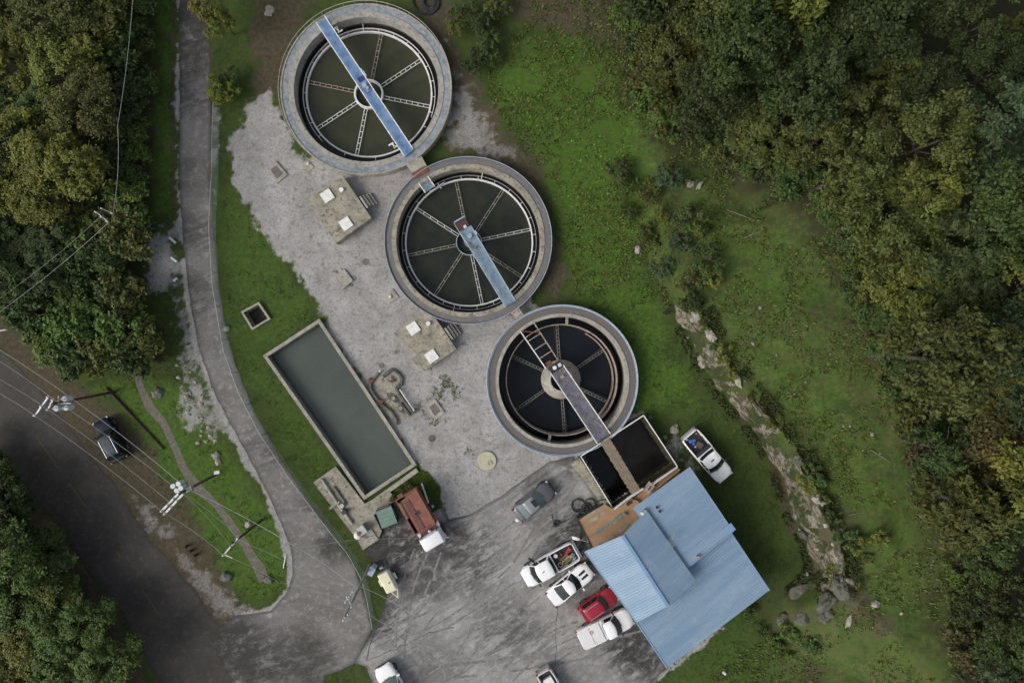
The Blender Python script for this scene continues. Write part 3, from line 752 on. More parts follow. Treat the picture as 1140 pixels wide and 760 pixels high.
# slabs joining the tanks
def slab(name, label, cat, pts, z0, z1, mat, group=None):
    w = [P(*p, z1) for p in pts]; c = sum(w, Vector())/len(w); c.z = 0
    t = thing(name, label, cat, c, 0, group)
    MB().prism([(p.x-c.x,p.y-c.y) for p in w], z0, z1).build('slab', mat, t)
    return t, c
s1, c = slab('link_slab', 'pale concrete link slab between the green and the middle water tank', 'slab', [(452.2,183.4),(469.2,173.8),(475.2,185),(459.5,193.8)], .8, 1.02, CONC_P)
q = P(467.8,191.8,1.0)-c; MB().box((q.x,q.y,.99),(1.42,.62,.07), R(30)).build('rusty_plate', RUST, s1)
s2, c = slab('link_slab', 'small rusty link slab between the middle and the black water tank', 'slab', [(568.5,347.5),(577,341.8),(583.7,352.5),(575.6,358)], .75, 1.04, RUSTPALE)
pp = [P(a,b,1.1)-c for a,b in ((560,352),(568.5,347.5),(575.6,358),(568,361))]
m = MB()
for a, b in ((0,3),(0,1),(3,2)): m.bar(pp[a]+Vector((0,0,0)), pp[b], .04, .04)
m.build('side_frame', BLUERAIL, s2)

# ------------------------------------------------------------------ rectangular basin, pit, dark basin
def rect_tank(name, label, cat, pts, z, depth, wz, wt, wall_mat, wat):
    w = [P(*p, z) for p in pts]; c = sum(w, Vector())/4; c.z = 0
    t = thing(name, label, cat, c)
    L = [Vector((p.x-c.x, p.y-c.y, 0)) for p in w]
    def inset(d):
        out = []
        for i in range(4):
            e1 = (L[i]-L[i-1]).normalized(); e2 = (L[(i+1)%4]-L[i]).normalized()
            # towards the centre
            n1 = Vector((-e1.y,e1.x,0)); n2 = Vector((-e2.y,e2.x,0))
            if n1.dot(-L[i]) < 0: n1 = -n1
            if n2.dot(-L[i]) < 0: n2 = -n2
            k = d/(1+n1.dot(n2)); out.append(L[i]+(n1+n2)*k)
        return out
    In = inset(wt)
    for i in range(4):
        j = (i+1) % 4; m = MB()
        m.prism([(L[i].x,L[i].y),(L[j].x,L[j].y),(In[j].x,In[j].y),(In[i].x,In[i].y)], -depth, z)
        m.build('wall', wall_mat, t)
    MB().add([(p.x,p.y,wz) for p in In], [(0,3,2,1)] if True else []).build('water_surface', wat, t)
    return t, c, L, In, inset
bt, c, L, In, ins = rect_tank('rectangular_basin', 'long rectangular basin of flat grey green water in the lawn', 'basin', BASIN, .35, 3, -.55, .30, CONC_P, WATERB)
o_ = ins(.14)
m = MB()
m.tube([(p.x,p.y,.62) for p in o_], .025, 6, closed=True)
for i in range(4):
    a, b = o_[i], o_[(i+1)%4]; n = int((b-a).length/2)
    for k in range(n): p = a.lerp(b,k/n); m.tube([(p.x,p.y,.34),(p.x,p.y,.62)], .02, 5)
m.build('edge_rail', CONC_P, bt)
m = MB()
for i in (0, 3):
    a, b = In[i], In[(i+1)%4]
    m.tube([(a.x,a.y,-.2),(b.x,b.y,-.2)], .05, 6)
m.build('inner_pipe', CONC_D, bt)
pt, c, L, In, ins = rect_tank('open_concrete_pit', 'small square concrete pit in the lawn above the long basin', 'pit', PIT, .30, 2, -.9, .17, CONC_P, mottled('pit_floor', (.07,.06,.05),(.05,.042,.04),2,None,.9))
b4, c, L, In, ins = rect_tank('dark_water_basin', 'square basin of near black water beside the blue roofed building', 'basin', BASIN4, 1.2, 4, -1.9, .14, mottled('dark_brown_wall', (.035,.020,.012),(.022,.014,.010),.8,(.042,.028,.018),.8), WATERC)
m = MB()
for i in (0,1,2,3):
    a, b = L[i], L[(i+1)%4]
    a = Vector((a.x,a.y,1.26)); b = Vector((b.x,b.y,1.26)); m.bar(a, b, .09, .09)
m.build('rim_angle', WHITE, b4)
# plank walkway over it
w, ts, L_ = bridge([(667.8,493),(678.3,487),(714.5,545),(702.5,550.5)], 1.42, 'plank_walkway', 'weathered wooden plank walkway over the near black basin', WOOD, WOOD, rail=False)
m = MB(); n = 44
for k in range(n):
    x0 = -L_/2+L_*(k+.5)/n; m.box((x0, random.uniform(-.03,.03), 1.45), (L_/n*.86, .93+random.uniform(-.06,.06), .045), random.uniform(-.02,.02))
for ch in list(w.children):
    if ch.name.startswith('deck'): bpy.data.objects.remove(ch)
m.build('planks', WOOD, w)
m = MB()
for s_ in (-.35,.35): m.box((0,s_,1.34),(L_,.12,.16))
m.build('beam', DARKWOOD, w)
# concrete strip left of the dark basin with rust stains
s4, c = slab('concrete_plinth', 'stained beige concrete strip along the left side of the dark basin', 'plinth', [(635.5,516.5),(645.5,509.5),(682,565.5),(672.5,561.5)], .0, .9, CONC_B)
s5, c = slab('concrete_plinth', 'narrow orange brown ledge between the dark basin and the blue roof', 'plinth', [(751.8,519),(757.6,523),(712,560),(703,556)], 0, 1.15, ORANGE)
def rail_px(pts, z, h, label, mat=WHITE, r=.035, name='pipe_railing', cat='railing', n=5, group=None):
    w = [P(*p, z+h) for p in pts]; c = sum(w, Vector())/len(w)
    t = thing(name, label, cat, (c.x,c.y,z), 0, group)
    g = [Vector((p.x-c.x,p.y-c.y,0)) for p in w]
    m = MB(); m.tube([(p.x,p.y,h) for p in g], r, 6); m.tube([(p.x,p.y,h*.5) for p in g], r*.8, 6); m.build('rail', mat, t)
    m = MB()
    for i in range(len(g)-1):
        for k in range(n+1):
            p = g[i].lerp(g[i+1], k/n); m.tube([(p.x,p.y,0),(p.x,p.y,h)], r*.8, 6)
    m.build('posts', mat, t)
    return t
rail_px([(684,566.5),(703.5,551.5),(716,543.8)], 1.2, .5, 'white pipe railing between the dark basin and the orange deck', r=.05)
rail_px([(728,538.5),(754.5,519.8)], 1.2, .4, 'white pipe railing at the right end of the dark basin', r=.05)
a = P(723,543,1.6); t = thing('gate_valve_box', 'pale box with a red slot at the end of the plank walkway', 'valve box', (a.x,a.y,1.15), R(55))
MB().box((0,0,.25),(.95,.58,.5)).build('housing', CONC_P, t); MB().box((.0,0,.52),(.45,.13,.05)).build('slot_cover', plain('dark_red_paint',(.2,.03,.02),.6), t)

# ------------------------------------------------------------------ pump vaults
def vault(pts, z, label, hatch, ven, steps, cutA=None):
    w = [P(*p, z) for p in pts]; c = sum(w, Vector())/len(w); c.z = 0
    t = thing('concrete_pump_vault', label, 'pump vault', c)
    V = [Vector((p.x-c.x,p.y-c.y,0)) for p in w]
    MB().prism([(p.x,p.y) for p in V], -.2, z).build('roof_slab', CONC_B, t)
    e = (V[1]-V[0]).normalized(); an = math.atan2(e.y, e.x)
    for hx in hatch:
        q = P(*hx, z+.1)-c; MB().box((q.x,q.y,z+.06),(1.0,1.0,.13), an).build('hatch', WHITE, t)
    q = P(*ven, z+.2)-c; MB().cyl((q.x,q.y), .22, z, z+.28, 20, .2).build('vent_cap', WHITE, t, 30)
    # wooden steps lying against the right side
    q = P(*steps, .5)
    st = thing('wooden_steps', label.split(' concrete')[0]+' pump vault: wooden steps at its right side', 'steps', (q.x,q.y,0), an)
    for k in range(4):
        MB().box((-.30+.28*k,0,.92-.22*k),(.18,1.25,.05)).build('tread', CONC_P, st)
    for s_ in (-.55,.55):
        MB().bar((-.5,s_,.90),(.65,s_,.02),.05,.2).build('stringer', DARKWOOD, st)
    return t, st
v1, st1 = vault([(341.7,222.4),(381.4,195.6),(413.3,242.6),(374.1,271)], 1.0, 'upper concrete pump vault with two white square hatches', [(364.2,218),(385,249)], (380,211.2), (409.2,224.3))
st1['label'] = 'wooden steps at the right side of the upper pump vault'
v2, st2 = vault([(438,370.4),(471.5,347.4),(484.5,353.5),(507.9,388.4),(472.4,413),(457,401),(463,395),(449.5,382)], 1.0, 'lower concrete pump vault with two white square hatches, by the middle tank', [(460,365.5),(480.6,396.6)], (476.7,360), (503,369.3))
st2['label'] = 'wooden steps at the right side of the lower pump vault'

# drains and covers in the gravel yard
def frame_px(pts, z, label, inner, infill, name='concrete_frame_drain', cat='drain', hw=.2):
    w = [P(*p, z) for p in pts]; c = sum(w, Vector())/4; c.z = 0
    t = thing(name, label, cat, c); V = [Vector((p.x-c.x,p.y-c.y,0)) for p in w]
    In = [v*(1-inner) for v in V]
    m = MB()
    for i in range(4):
        j = (i+1) % 4; m.prism([(V[i].x,V[i].y),(V[j].x,V[j].y),(In[j].x,In[j].y),(In[i].x,In[i].y)], -.3, z)
    m.build('frame', CONC_P if hw else CONC_B, t)
    MB().prism([(p.x*1.0,p.y*1.0) for p in In], -.3, z-.03).build('cover', infill, t)
    return t
GRATE = mottled('grate_steel', (.14,.125,.11), (.09,.08,.075), 4, (.20,.18,.16), .8)
frame_px([(297.5,187.5),(307,179.5),(320,194.5),(308.5,204)], .15, 'framed drain with dark cover nearest the green tank', .36, GRATE)
frame_px([(371.5,309),(383,299.5),(393,312),(381,322.5)], .2, 'framed drain with pale cover left of the middle tank', .25, WHITE and CONC_P)
frame_px([(473.3,451),(484,443.5),(495.4,459),(484,468)], .12, 'framed drain with dark grate above the cream disc', .42, GRATE)
frame_px([(336,184),(343,178.5),(349.5,186.5),(342.5,192)], .08, 'small square concrete cover with a white cap near the green tank', .6, CONC_P)
frame_px([(429,329),(437,321.5),(444,331),(434,338)], .1, 'small square concrete pad with a white knob left of the middle tank', .7, CONC_B)
def cover(px, r, z, label, mat, name='manhole_cover', rim=None, cat='manhole cover'):
    a = P(*px, z); t = thing(name, label, cat, (a.x,a.y,0))
    MB().cyl((0,0), r, -.05, z, 32).build('plate', mat, t, 30)
    MB().ring(r, r+.05, -.05, z+.01, 32).build('rim', rim or mat, t, 30)
    return t
cover((541.5,513), .86, .12, 'large cream round cover in the gravel above the grey sedan', mottled('cream_concrete', (.47,.45,.31),(.40,.38,.27),2,(.33,.32,.26),.9), rim=CONC_P)
a = P(545.2,515.2,.15); m = MB(); m.ring(.13,.22,.12,.18,20); tag(m.build('lid_ring', CONC_P), 'small pale ring lid on the large cream round cover', 'lid').location = (a.x,a.y,0)
cover((481,488), .27, .03, 'dark round manhole cover right of the long basin', CONC_D)
cover((407.3,291.5), .26, .03, 'dark round manhole cover left of the middle tank', GRATE)
cover((441.3,391.8), .2, .04, 'small round valve lid left of the lower pump vault', GRATE, rim=CONC_P)
cover((424.5,407), .18, .04, 'little round valve lid above the pipe pit', GRATE)
# caps on covers
for px, lab in (((342.5,182.5),'white standpipe on the small concrete cover by the green tank'),((434.2,330),'white standpipe knob on the small concrete pad by the middle tank')):
    a = P(*px,.2); o = MB().cyl((0,0), .13, 0, .16, 16, .1).build('short_standpipe', WHITE, None, 30); o.location = (a.x,a.y,.09); tag(o, lab, 'cap')

# ------------------------------------------------------------------ pipe pit beside the long basin
a0 = P(437,437)
t = thing('pipe_valve_pit', 'irregular concrete pad with sunken pipes and valves beside the long basin', 'valve pit', a0)
def lp(px, py, z=0): q = P(px,py,z)-a0; return (q.x,q.y)
MB().prism([lp(*p) for p in ((412,428),(424,417),(434,411),(442,415),(446,423),(441,432),(444,438),(452,449),(459,459),(457,463),(446,466),(440,470),(434,462),(424,450),(413,440))], -.1, .05).build('pad', CONC_B, t)
for pts in ([(430,437),(437,437),(443,442),(447,449),(440,448),(432,443)], [(443,450),(448,450),(453,458),(450,461),(444,457)]):
    MB().prism([lp(*p) for p in pts], -.1, .056).build('opening', CONC_D, t)
for pts in ([(427,419),(436,411.5),(441,412.5),(448,421),(447,428),(441,431)], [(441,431),(446,440),(460,459),(457,462),(446,448)]):
    MB().tube([(*lp(*p), .14) for p in pts], .15, 6).build('dirt_edge', CONC_D, t)
m = MB(); m.tube([(*lp(*p,.2), .2) for p in ((422,414),(413,426),(413,433),(420,444),(428,452),(436,458),(441,466),(442,473))], .13, 8); m.build('main_pipe', RUSTPALE if 0 else CONC_D, t, 30)
m = MB(); m.tube([(*lp(422.5,414,.3),.0),(*lp(422.5,413,.5),.5)], .1, 8); m.build('valve_post', WHITE, t, 30)
for px in ((434,421),(438,443),(446,454),(437,424),(430,424)):
    m = MB(); m.cyl(lp(*px,.2), .13, 0, .3, 12); m.ring(.12,.17,.3,.34,16,lp(*px,.2)); m.build('valve', CONC_P if px[0] != 437 else RUST, t, 30)
for px in ((412,423),(423,446)):
    m = MB(); m.cyl(lp(*px,.2), .22, 0, .35, 10, .12); m.box((*lp(px[0]+1.5,px[1]+1,.2),.3),(.5,.25,.15), .6); m.build('rusty_flange', mottled('dark_rust_iron',(.16,.06,.04),(.09,.035,.025),5,None,.8), t)
rail_px([(445,433.5),(461,457)], 0, .5, 'white pipe rail on the right side of the pipe pit', r=.05, n=3)

# concrete pad by the gate with pipes on it
PADZ = .28
t, c = slab('equipment_pad', 'large stained concrete pad below the long basin, pipes lying along it', 'pad', [(348.6,536.7),(373.5,519),(406,560.5),(433,546),(441.5,556.5),(416,573),(425,591),(421,601),(404,612),(398,601)], 0, PADZ, CONC_B)
def pipe(px, r, z, label, mat, name='pipe', cat='pipe', group=None, n=8):
    w = [P(a, b, z) for a, b in px]; c = sum(w, Vector())/len(w); c.z = z
    o = MB().tube([p-c for p in w], r, n).build(name, mat, None, 30); o.location = c
    return tag(o, label, cat, group)
pipe([(358,533),(370,551),(375,559),(384,571),(392,583)], .13, PADZ+.13, 'long pale pipe lying along the large concrete pad', CONC_P)
pipe([(372,541),(386,561)], .08, PADZ+.08, 'dark narrow pipe beside the long pale pipe on the pad', CONC_D)
pipe([(367,566),(378,558)], .12, PADZ+.12, 'short pale pipe stub crossing the large concrete pad', CONC_P)
a = P(384,569,PADZ); o = MB().box((0,0,.2),(.45,.35,.4), R(30)).build('pump_motor', BLACK); o.location = a; tag(o, 'small black pump motor on the large concrete pad', 'motor')
a = P(381.5,562,PADZ); o = MB().cyl((0,0),.2,0,.35,14).build('valve', GALV); o.location = a; tag(o, 'round grey valve on the large concrete pad', 'valve')
a = P(402,591,PADZ); t = thing('blower_unit', 'white and grey blower machine at the low end of the concrete pad', 'machine', a, R(35))
MB().ball((-.35,-.1,.35),.38,14,8,.9).build('housing', WHITE, t, 30); MB().box((.35,.1,.4),(.7,.8,.8)).build('cabinet', GALV, t)
MB().cyl((.0,.0),.2,.3,.85,14).build('rusty_cap', RUST, t, 30); MB().tube([(-.2,-.5,.3),(.1,-.85,.3),(.6,-.9,.3)],.06,6).build('pipe', GALV, t)
t_, c = slab('concrete_kerb', 'low concrete kerb bin at the corner of the large pad', 'kerb', [(400,597),(413,588),(421,600),(405,611)], PADZ, PADZ+.12, CONC_P)
# planted strip wall below the basin
t_, c = slab('retaining_kerb', 'long pale concrete kerb below the long basin', 'kerb', [(409,560),(463,521),(466,525),(411,564)], 0, .22, CONC_P)

# ------------------------------------------------------------------ building
bo = P(740,630); bo.z = 0
B = thing('blue_roofed_building', 'low building with pale blue ribbed metal roofs in three sections', 'building', bo)
def corr(name, c4, mat=ROOFM, pitch=.235, rh=.035, thick=.1):
    """c4: world corners a,b,c,d; ribs run a->b, repeated from a-b to d-c"""
    a, b, cc, d = [Vector(p)-bo for p in c4]
    L = ((d-a).length+(cc-b).length)/2; n = int(L/pitch); prof = []
    for k in range(n):
        for f, hh in ((0,0),(.36,0),(.42,1),(.58,1),(.64,0)): prof.append(((k+f)/n, hh*rh))
    prof.append((1,0))
    vs = []; fs = []
    for f, hh in prof:
        p = a.lerp(d, f); q = b.lerp(cc, f); up = Vector((0,0,hh))
        vs += [p+up, q+up]
    N = len(prof)
    for i in range(N-1): fs.append((2*i, 2*i+1, 2*i+3, 2*i+2))
    m = MB(); m.add(vs, fs)
    # fascia / thickness
    dn = Vector((0,0,-thick)); m.add([a,b,cc,d,a+dn,b+dn,cc+dn,d+dn], [(7,6,5,4),(0,4,5,1),(1,5,6,2),(2,6,7,3),(3,7,4,0)])
    return m.build(name, mat, B)
A_, R1, Bc, Cc, R2, D_ = P(651,613.5,3.5), P(693,595.8,4.9), P(720.5,568.4,4.25), P(775,646.3,4.25), P(743.6,674.3,4.9), P(708.7,692.6,3.5)
corr('roof_left_slope', [A_, R1, R2, D_]); corr('roof_right_slope', [R1, Bc, Cc, R2])
def wallp(name, pts, mat=None, inset=.75, z0=0.0):
    c = sum((Vector(p) for p in pts), Vector())/len(pts)
    q = []
    for p in pts:
        p = Vector(p); d = c-p; d.z = 0; d = d.normalized()*inset*1.4
        q.append(p+d)
    return MB().prism([(p.x-bo.x,p.y-bo.y) for p in q], z0, [p.z-.14 for p in q]).build(name, mat or CREAMW, B)
CREAMW = mottled('block_wall_paint', (.34,.33,.29), (.27,.26,.23), 1.5, (.2,.19,.16), .9)
wallp('gabled_wall_block', [A_, R1, Bc, Cc, R2, D_])
N1, N2, N3, N4 = P(704.5,565.4,4.0), P(767.5,519.8,3.7), P(815.8,591.2,3.7), P(758.0,637.2,4.0)
corr('roof_rear_section', [N1, N2, N3, N4])
wallp('rear_wall_block', [N1, N2, N3, N4])
E1, E2, E3, E4 = P(701.5,682.0,3.15), P(742.6,743.0,2.6), P(856.4,656.8,2.6), P(806.0,581.0,3.15)
corr('roof_front_section', [E1, E4, E3, E2])
wallp('front_wall_block', [E1, E4, E3, E2])
m = MB(); a, b = R1-bo, R2-bo; u = Vector((0,0,.05)); m.bar(a+u, b+u, .28, .04); m.build('ridge_cap', mottled('ridge_metal',(.18,.30,.45),(.16,.27,.41),1,None,.5), B)
for a, b in ((N2,N3),(E4,E3),(A_,D_),(E1,E2),(N3,N4)):
    m = MB(); m.bar(Vector(a)-bo+Vector((0,0,-.02)), Vector(b)-bo+Vector((0,0,-.02)), .12, .12); m.build('gutter', mottled('gutter_metal',(.20,.31,.43),(.16,.25,.36),3,None,.5) if a is N2 else MATS['gutter_metal'], B)
m = MB(); q = P(810,588,3.45)-bo; m.box((q.x,q.y,3.76),(1.0,.7,.12), R(37)); m.build('roof_patch', MATS['ridge_metal'], B)
for px in ((731.5,564.5),(734.5,569)):
    q = P(*px,4.0)-bo; MB().cyl((q.x,q.y),.11,3.7,4.1,12).build('vent_pipe', BLACK, B)
for px, mt in (((777,620),GALV),((718,568.5),GALV),((715,571.5),WHITE)):
    q = P(*px,4.2)-bo; MB().cyl((q.x,q.y),.14,3.3,4.3,12).build('vent_pipe', mt, B)
# tv aerial on the roof
a = P(747,600,4.6); t = thing('roof_aerial', 'thin silver television aerial on the blue roof', 'aerial', (a.x,a.y,3.5), R(65))
m = MB(); m.tube([(0,0,0),(0,0,1.3)], .03, 6); m.build('mast', GALV, t)
m = MB(); m.bar((-.55,0,1.3),(.7,0,1.3),.04,.04)
for k in range(7): m.bar((-.5+.18*k,-.35+.03*k,1.3),(-.5+.18*k,.35-.03*k,1.3),.03,.03)
m.bar((-.55,-.4,1.1),(.8,-.4,1.1),.035,.035); m.build('antenna_rods', GALV, t)

# orange brown deck
dk = [P(*p,1.5) for p in ((643.5,579.5),(673.5,560.8),(683,567),(703,554.8),(710.5,557.5),(722,573),(733,590),(700,612),(668,628))]
c = sum(dk, Vector())/len(dk); c.z = 0
t = thing('raised_deck', 'orange brown raised deck between the dark basin and the blue roof', 'deck', c)
MB().prism([(p.x-c.x,p.y-c.y) for p in dk], 1.34, 1.5).build('deck_surface', ORANGE, t)
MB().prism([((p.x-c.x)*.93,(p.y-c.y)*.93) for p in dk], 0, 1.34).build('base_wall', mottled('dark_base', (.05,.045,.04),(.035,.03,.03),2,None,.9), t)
m = MB()
for (a, b, w_) in (((664,591.5),(687,579),.34),((656,581),(674,570),.28),((667,606),(702,583),.22),((650,576),(672,563),.2)):
    p, q = P(*a,1.5)-c, P(*b,1.5)-c; m.bar((p.x,p.y,1.512),(q.x,q.y,1.512),w_,.03)
m.build('repair_plank', CONC_B, t)
p, q = P(643.5,579.5,1.5)-c, P(660,612,1.5)-c
m = MB(); m.bar((p.x-.03,p.y,1.56),(q.x-.03,q.y,1.56),.1,.14); m.build('edge_beam', BLACK, t)
a = P(690,574,1.55); b = P(662,595,1.55)
t = thing('steel_ladder', 'grey ladder lying flat on the orange deck', 'ladder', (a.x,a.y,1.53), math.atan2((b-a).y,(b-a).x)); L0 = (b-a).length
for s_ in (-.13,.13): MB().bar((0,s_,.05),(L0,s_,.05),.045,.07).build('side_rail', GALV, t)
m = MB()
for k in range(9): m.bar((.2+k*(L0-.4)/8,-.13,.05),(.2+k*(L0-.4)/8,.13,.05),.035,.035)
m.build('rungs', GALV, t)
a = P(690,574,1.55); o = MB().box((0,0,.1),(1.0,.4,.14)).build('metal_tray', PIPEGREY); o.location = (a.x+.1,a.y+.0,1.6); o.rotation_euler = (0,0,R(34)); tag(o, 'short metal tray at the upper end of the ladder', 'tray')
a = P(700,560,1.6); o = MB().box((0,0,.1),(.45,.25,.2)).build('floor_grate', BLACK); o.location = (a.x,a.y,1.49); o.rotation_euler = (0,0,R(37)); tag(o, 'small black floor grate on the orange deck', 'grate')
# deck lamp: white head on an arm
a = P(655,603,2.9)
t = thing('deck_lamp', 'white lamp head on a short arm at the corner of the orange deck', 'lamp', (a.x,a.y,1.5), R(163))
MB().tube([(0,0,0),(0,0,1.4)], .05, 8).build('lamp_post', GALV, t); MB().tube([(0,0,1.4),(.95,0,1.45)], .035, 8).build('arm', GALV, t)
m = MB(); m.loft([[(.8+xx, yy*w_, 1.45+zz*w_) for yy, zz in ((-.16,0),(-.11,.12),(.11,.12),(.16,0),(0,-.1))] for xx, w_ in ((0,.5),(.12,.9),(.4,1.1),(.62,.9),(.72,.3))]); m.build('lamp_head', WHITE, t, 50)

# hose coils
def coil(px, loops, label, r=.05, mat=RUBBER, z=.06):
    a = P(*px); rr = random.Random(int(px[0])); pts = []
    for (dx, dy, rad, n) in loops:
        for k in range(int(28*n)):
            an = k*2*math.pi/28; w_ = rad*(1+.07*math.sin(an*1.7+dx))
            pts.append((dx+w_*math.cos(an), dy-w_*math.sin(an)*.92, z+.045*math.sin(an*3)+.02*(k/28)))
    m = MB(); m.tube(pts, r, 6); o = m.build('hose_coil', mat, None, 30); o.location = (a.x,a.y,.03)
    return tag(o, label, 'hose')
coil((650,563.5), [(-.55,.1,.62,1.4),(.25,-.1,.42,2.2),(.6,.25,.5,1.2),(.1,-.15,.3,2.0)], 'tangled black hose coils beside the orange deck', .065)
coil((644.3,574), [(0,0,.17,3)], 'small tight black hose coil at the deck edge', .07)
coil((478,5), [(0,.05,.55,4.2),(-.35,.3,1.3,1.3),(0,0,.62,2.0)], 'large black hose coil on the soil above the green tank', .11)
pipe([(660,560),(668,556.5),(676,555.5)], .05, .95, 'black hose end leading to the dark basin', RUBBER, 'hose', 'hose')
# ------------------------------------------------------------------ vehicles (front towards +x)
def rsec(x, w, zb, zs, zt, crown=.03, r=.1):
    """closed cross-section: bottom, flank, rounded shoulder, crowned top"""
    h = [(-w*.92,zb),(-w,zb+.18),(-w*1.0,(zb+zs)/2),(-w*.99,zs-.03),(-w*.965,zs+.02),(-w*.90,zt-.012),(-w*.6,zt+crown*.6),(0,zt+crown)]
    pts = h + [(-a, b) for a, b in reversed(h[:-1])]
    return [Vector((x, a, b)) for a, b in pts]
def vehicle(name, label, cat, front, rear, W=1.85, z=1.0, paint=TRUCKWHITE, roof_paint=None, roof_z=1.75, belt=1.12, hood_z=1.08, kind='pickup', cab=(.30,.44,.60,.62),
            bed=None, bed_mat=None, glass=GLASSM, roof_w=.74, group=None, round_front=.3, wheel_r=.38, L=None, round_rear=.15, trim=BLACK, bulge=.16):
    f, r = P(*front, z), P(*rear, z); L = L or (f-r).length
    an = math.atan2((f-r).y, (f-r).x); c = (f+r)/2
    t = thing(name, label, cat, (c.x, c.y, hz(c.x, c.y)+.0), an, group)
    hw = W/2; X = lambda s: L/2 - s*L         # s: 0 front .. 1 rear
    zb = .32
    c0, c1, c2, c3 = cab                      # windscreen base, roof front, roof rear, rear glass base
    st = []
    bed0 = bed[0] if bed else 1.0
    def wid(s):
        a = min(1, max(0, s*L/.75)); b = min(1, max(0, (1-s)*L/.5))
        return hw*(1-round_front*(1-a)**2)*(1-round_rear*(1-b)**2)
    def top(s):
        if s < c0: return hood_z - .16*(1-min(1, s*L/.55))**2 + .04*(s/c0)
        if s <= bed0 and kind != 'sedan': return belt
        if s > c3: return belt - .02 - (.12*((s-c3)/(1-c3))**2 if kind in ('sedan','coupe') else 0)
        return belt
    ss = [0,.006,.02,.05,.1,.16] + [c0-.01, c0+.03] + [c1, .5*(c1+c2), c2, c3]
    if kind == 'pickup': ss = [s for s in ss if s < bed0-.01] + [bed0]
    else: ss += [c3+.03, .93, .97, .99, 1.0]
    ss = sorted(set(ss)); ss = [s for s in ss if s <= 1]
    for s in ss:
        k = 1
        if s == 0: k = .93
        dz = .18 if s == 0 else 0
        if kind != 'pickup' and s == 1.0: dz = .12
        st.append(rsec(X(s), wid(s), zb+.05, top(s)-.10, top(s)-dz*.5, .03))
    body = MB().loft(st); body.build('body', paint, t, 50)
    if bed:
        wall = .09; b0, b1 = X(bed0)+.01, X(1.0); zf = .72; zt = belt+.02; secs = []
        for s in (bed0, .85, .96, 1.0):
            w_ = wid(s); x_ = X(s)
            q = [(-w_*.92,zb+.05),(-w_,zb+.23),(-w_,zt-.06),(-w_*.96,zt),(-w_+wall+.02,zt),(-w_+wall+.04,zf),(w_-wall-.04,zf),(w_-wall-.02,zt),(w_*.96,zt),(w_,zt-.06),(w_,zb+.23),(w_*.92,zb+.05)]
            secs.append([Vector((x_,a,b)) for a,b in q])
        MB().loft(secs).build('bed_side', paint, t, 30)
        w_ = wid(1.0)
        MB().box((b1+.04,0,(zt+.45)/2),(.08,w_*1.92,zt-.45)).build('tailgate', paint, t)
        MB().box(((b0+b1)/2,0,zf+.012),(b0-b1-.1,2*(hw-wall-.08),.02)).box((b0-.04,0,zf+.2),(.05,2*(hw-wall-.06),.4)).build('bed_liner', bed_mat or BLACK, t)
        MB().box((b1-.10,0,.5),(.2,W*.92,.16)).build('rear_bumper', CHROME if kind == 'pickup' else trim, t)
    # cab
    wr = hw*roof_w; wb = hw*.93
    def ring(xf, xr, w_, z_, bf, br):
        pts = []
        for k in range(7):
            y = -w_+2*w_*k/6; pts.append(Vector((xf - bf*(abs(y)/w_)**2, y, z_)))
        for k in range(1, 5): pts.append(Vector((xf-bf+(xr+br-(xf-bf))*k/5, w_*(1+.03*math.sin(math.pi*k/5)), z_)))
        for k in range(7):
            y = w_-2*w_*k/6; pts.append(Vector((xr + br*(abs(y)/w_)**2, y, z_)))
        for k in range(1, 5): pts.append(Vector((xr+br+(xf-bf-(xr+br))*k/5, -w_*(1+.03*math.sin(math.pi*k/5)), z_)))
        return pts
    lo = ring(X(c0), X(c3), wb, belt-.03, bulge+.06, .08)
    hi = ring(X(c1), X(c2), wr, roof_z-.05, bulge, .06)
    h2 = ring(X(c1)-.10, X(c2)+.08, wr*.93, roof_z, bulge, .05)
    cx = (X(c1)+X(c2))/2
    h3 = [Vector((cx+(p.x-cx)*.5, p.y*.5, roof_z+.025)) for p in h2]
    MB().loft([lo, hi]).build('cabin', paint, t, 25)
    MB().loft([hi, h2, h3]).build('roof', roof_paint or paint, t, 60)
    def pane(nm, i0, i1, s0, s1, a0=0, a1=0):
        vs = []; fs = []; n = i1-i0
        N = len(lo); ks = [i0+a0]+list(range(i0+1, i1))+[i1-a1]
        cc = Vector((cx, 0, 0))
        for kf in ks:
            k = int(math.floor(kf)); fr = kf-k
            l = lo[k%N].lerp(lo[(k+1)%N], fr); h = hi[k%N].lerp(hi[(k+1)%N], fr)
            for s_ in (s0, s1):
                p = l.lerp(h, s_); d = p-cc; d.z = 0; d.normalize(); vs.append(p+d*.014+Vector((0,0,.008)))
        for j in range(len(ks)-1): fs.append((2*j,2*j+2,2*j+3,2*j+1))
        me = MB().add(vs, fs); return me.build(nm, glass, t, 40)
    pane('windshield', 0, 6, .04, .96, .12, .12)
    pane('rear_window', 11, 17, .12, .94, .3, .3)
    if (c2-c1)*L > 1.0 or kind != 'pickup':
        for b in (6, 17):
            # two side panes with a pillar between
            if b == 6: pane('side_window', 6, 8, .12, .9, .35, -.35 if False else 0.0) if False else None
        pane('side_window', 6, 8, .12, .90, .45, .05); pane('side_window', 8, 11, .12, .90, .25, .5)
        pane('side_window', 17, 20, .12, .90, .5, .25); pane('side_window', 20, 22, .12, .90, .05, .45)
    else:
        pane('side_window', 6, 10, .12, .90, .5, .2); pane('side_window', 17, 21, .12, .90, .8, .2)
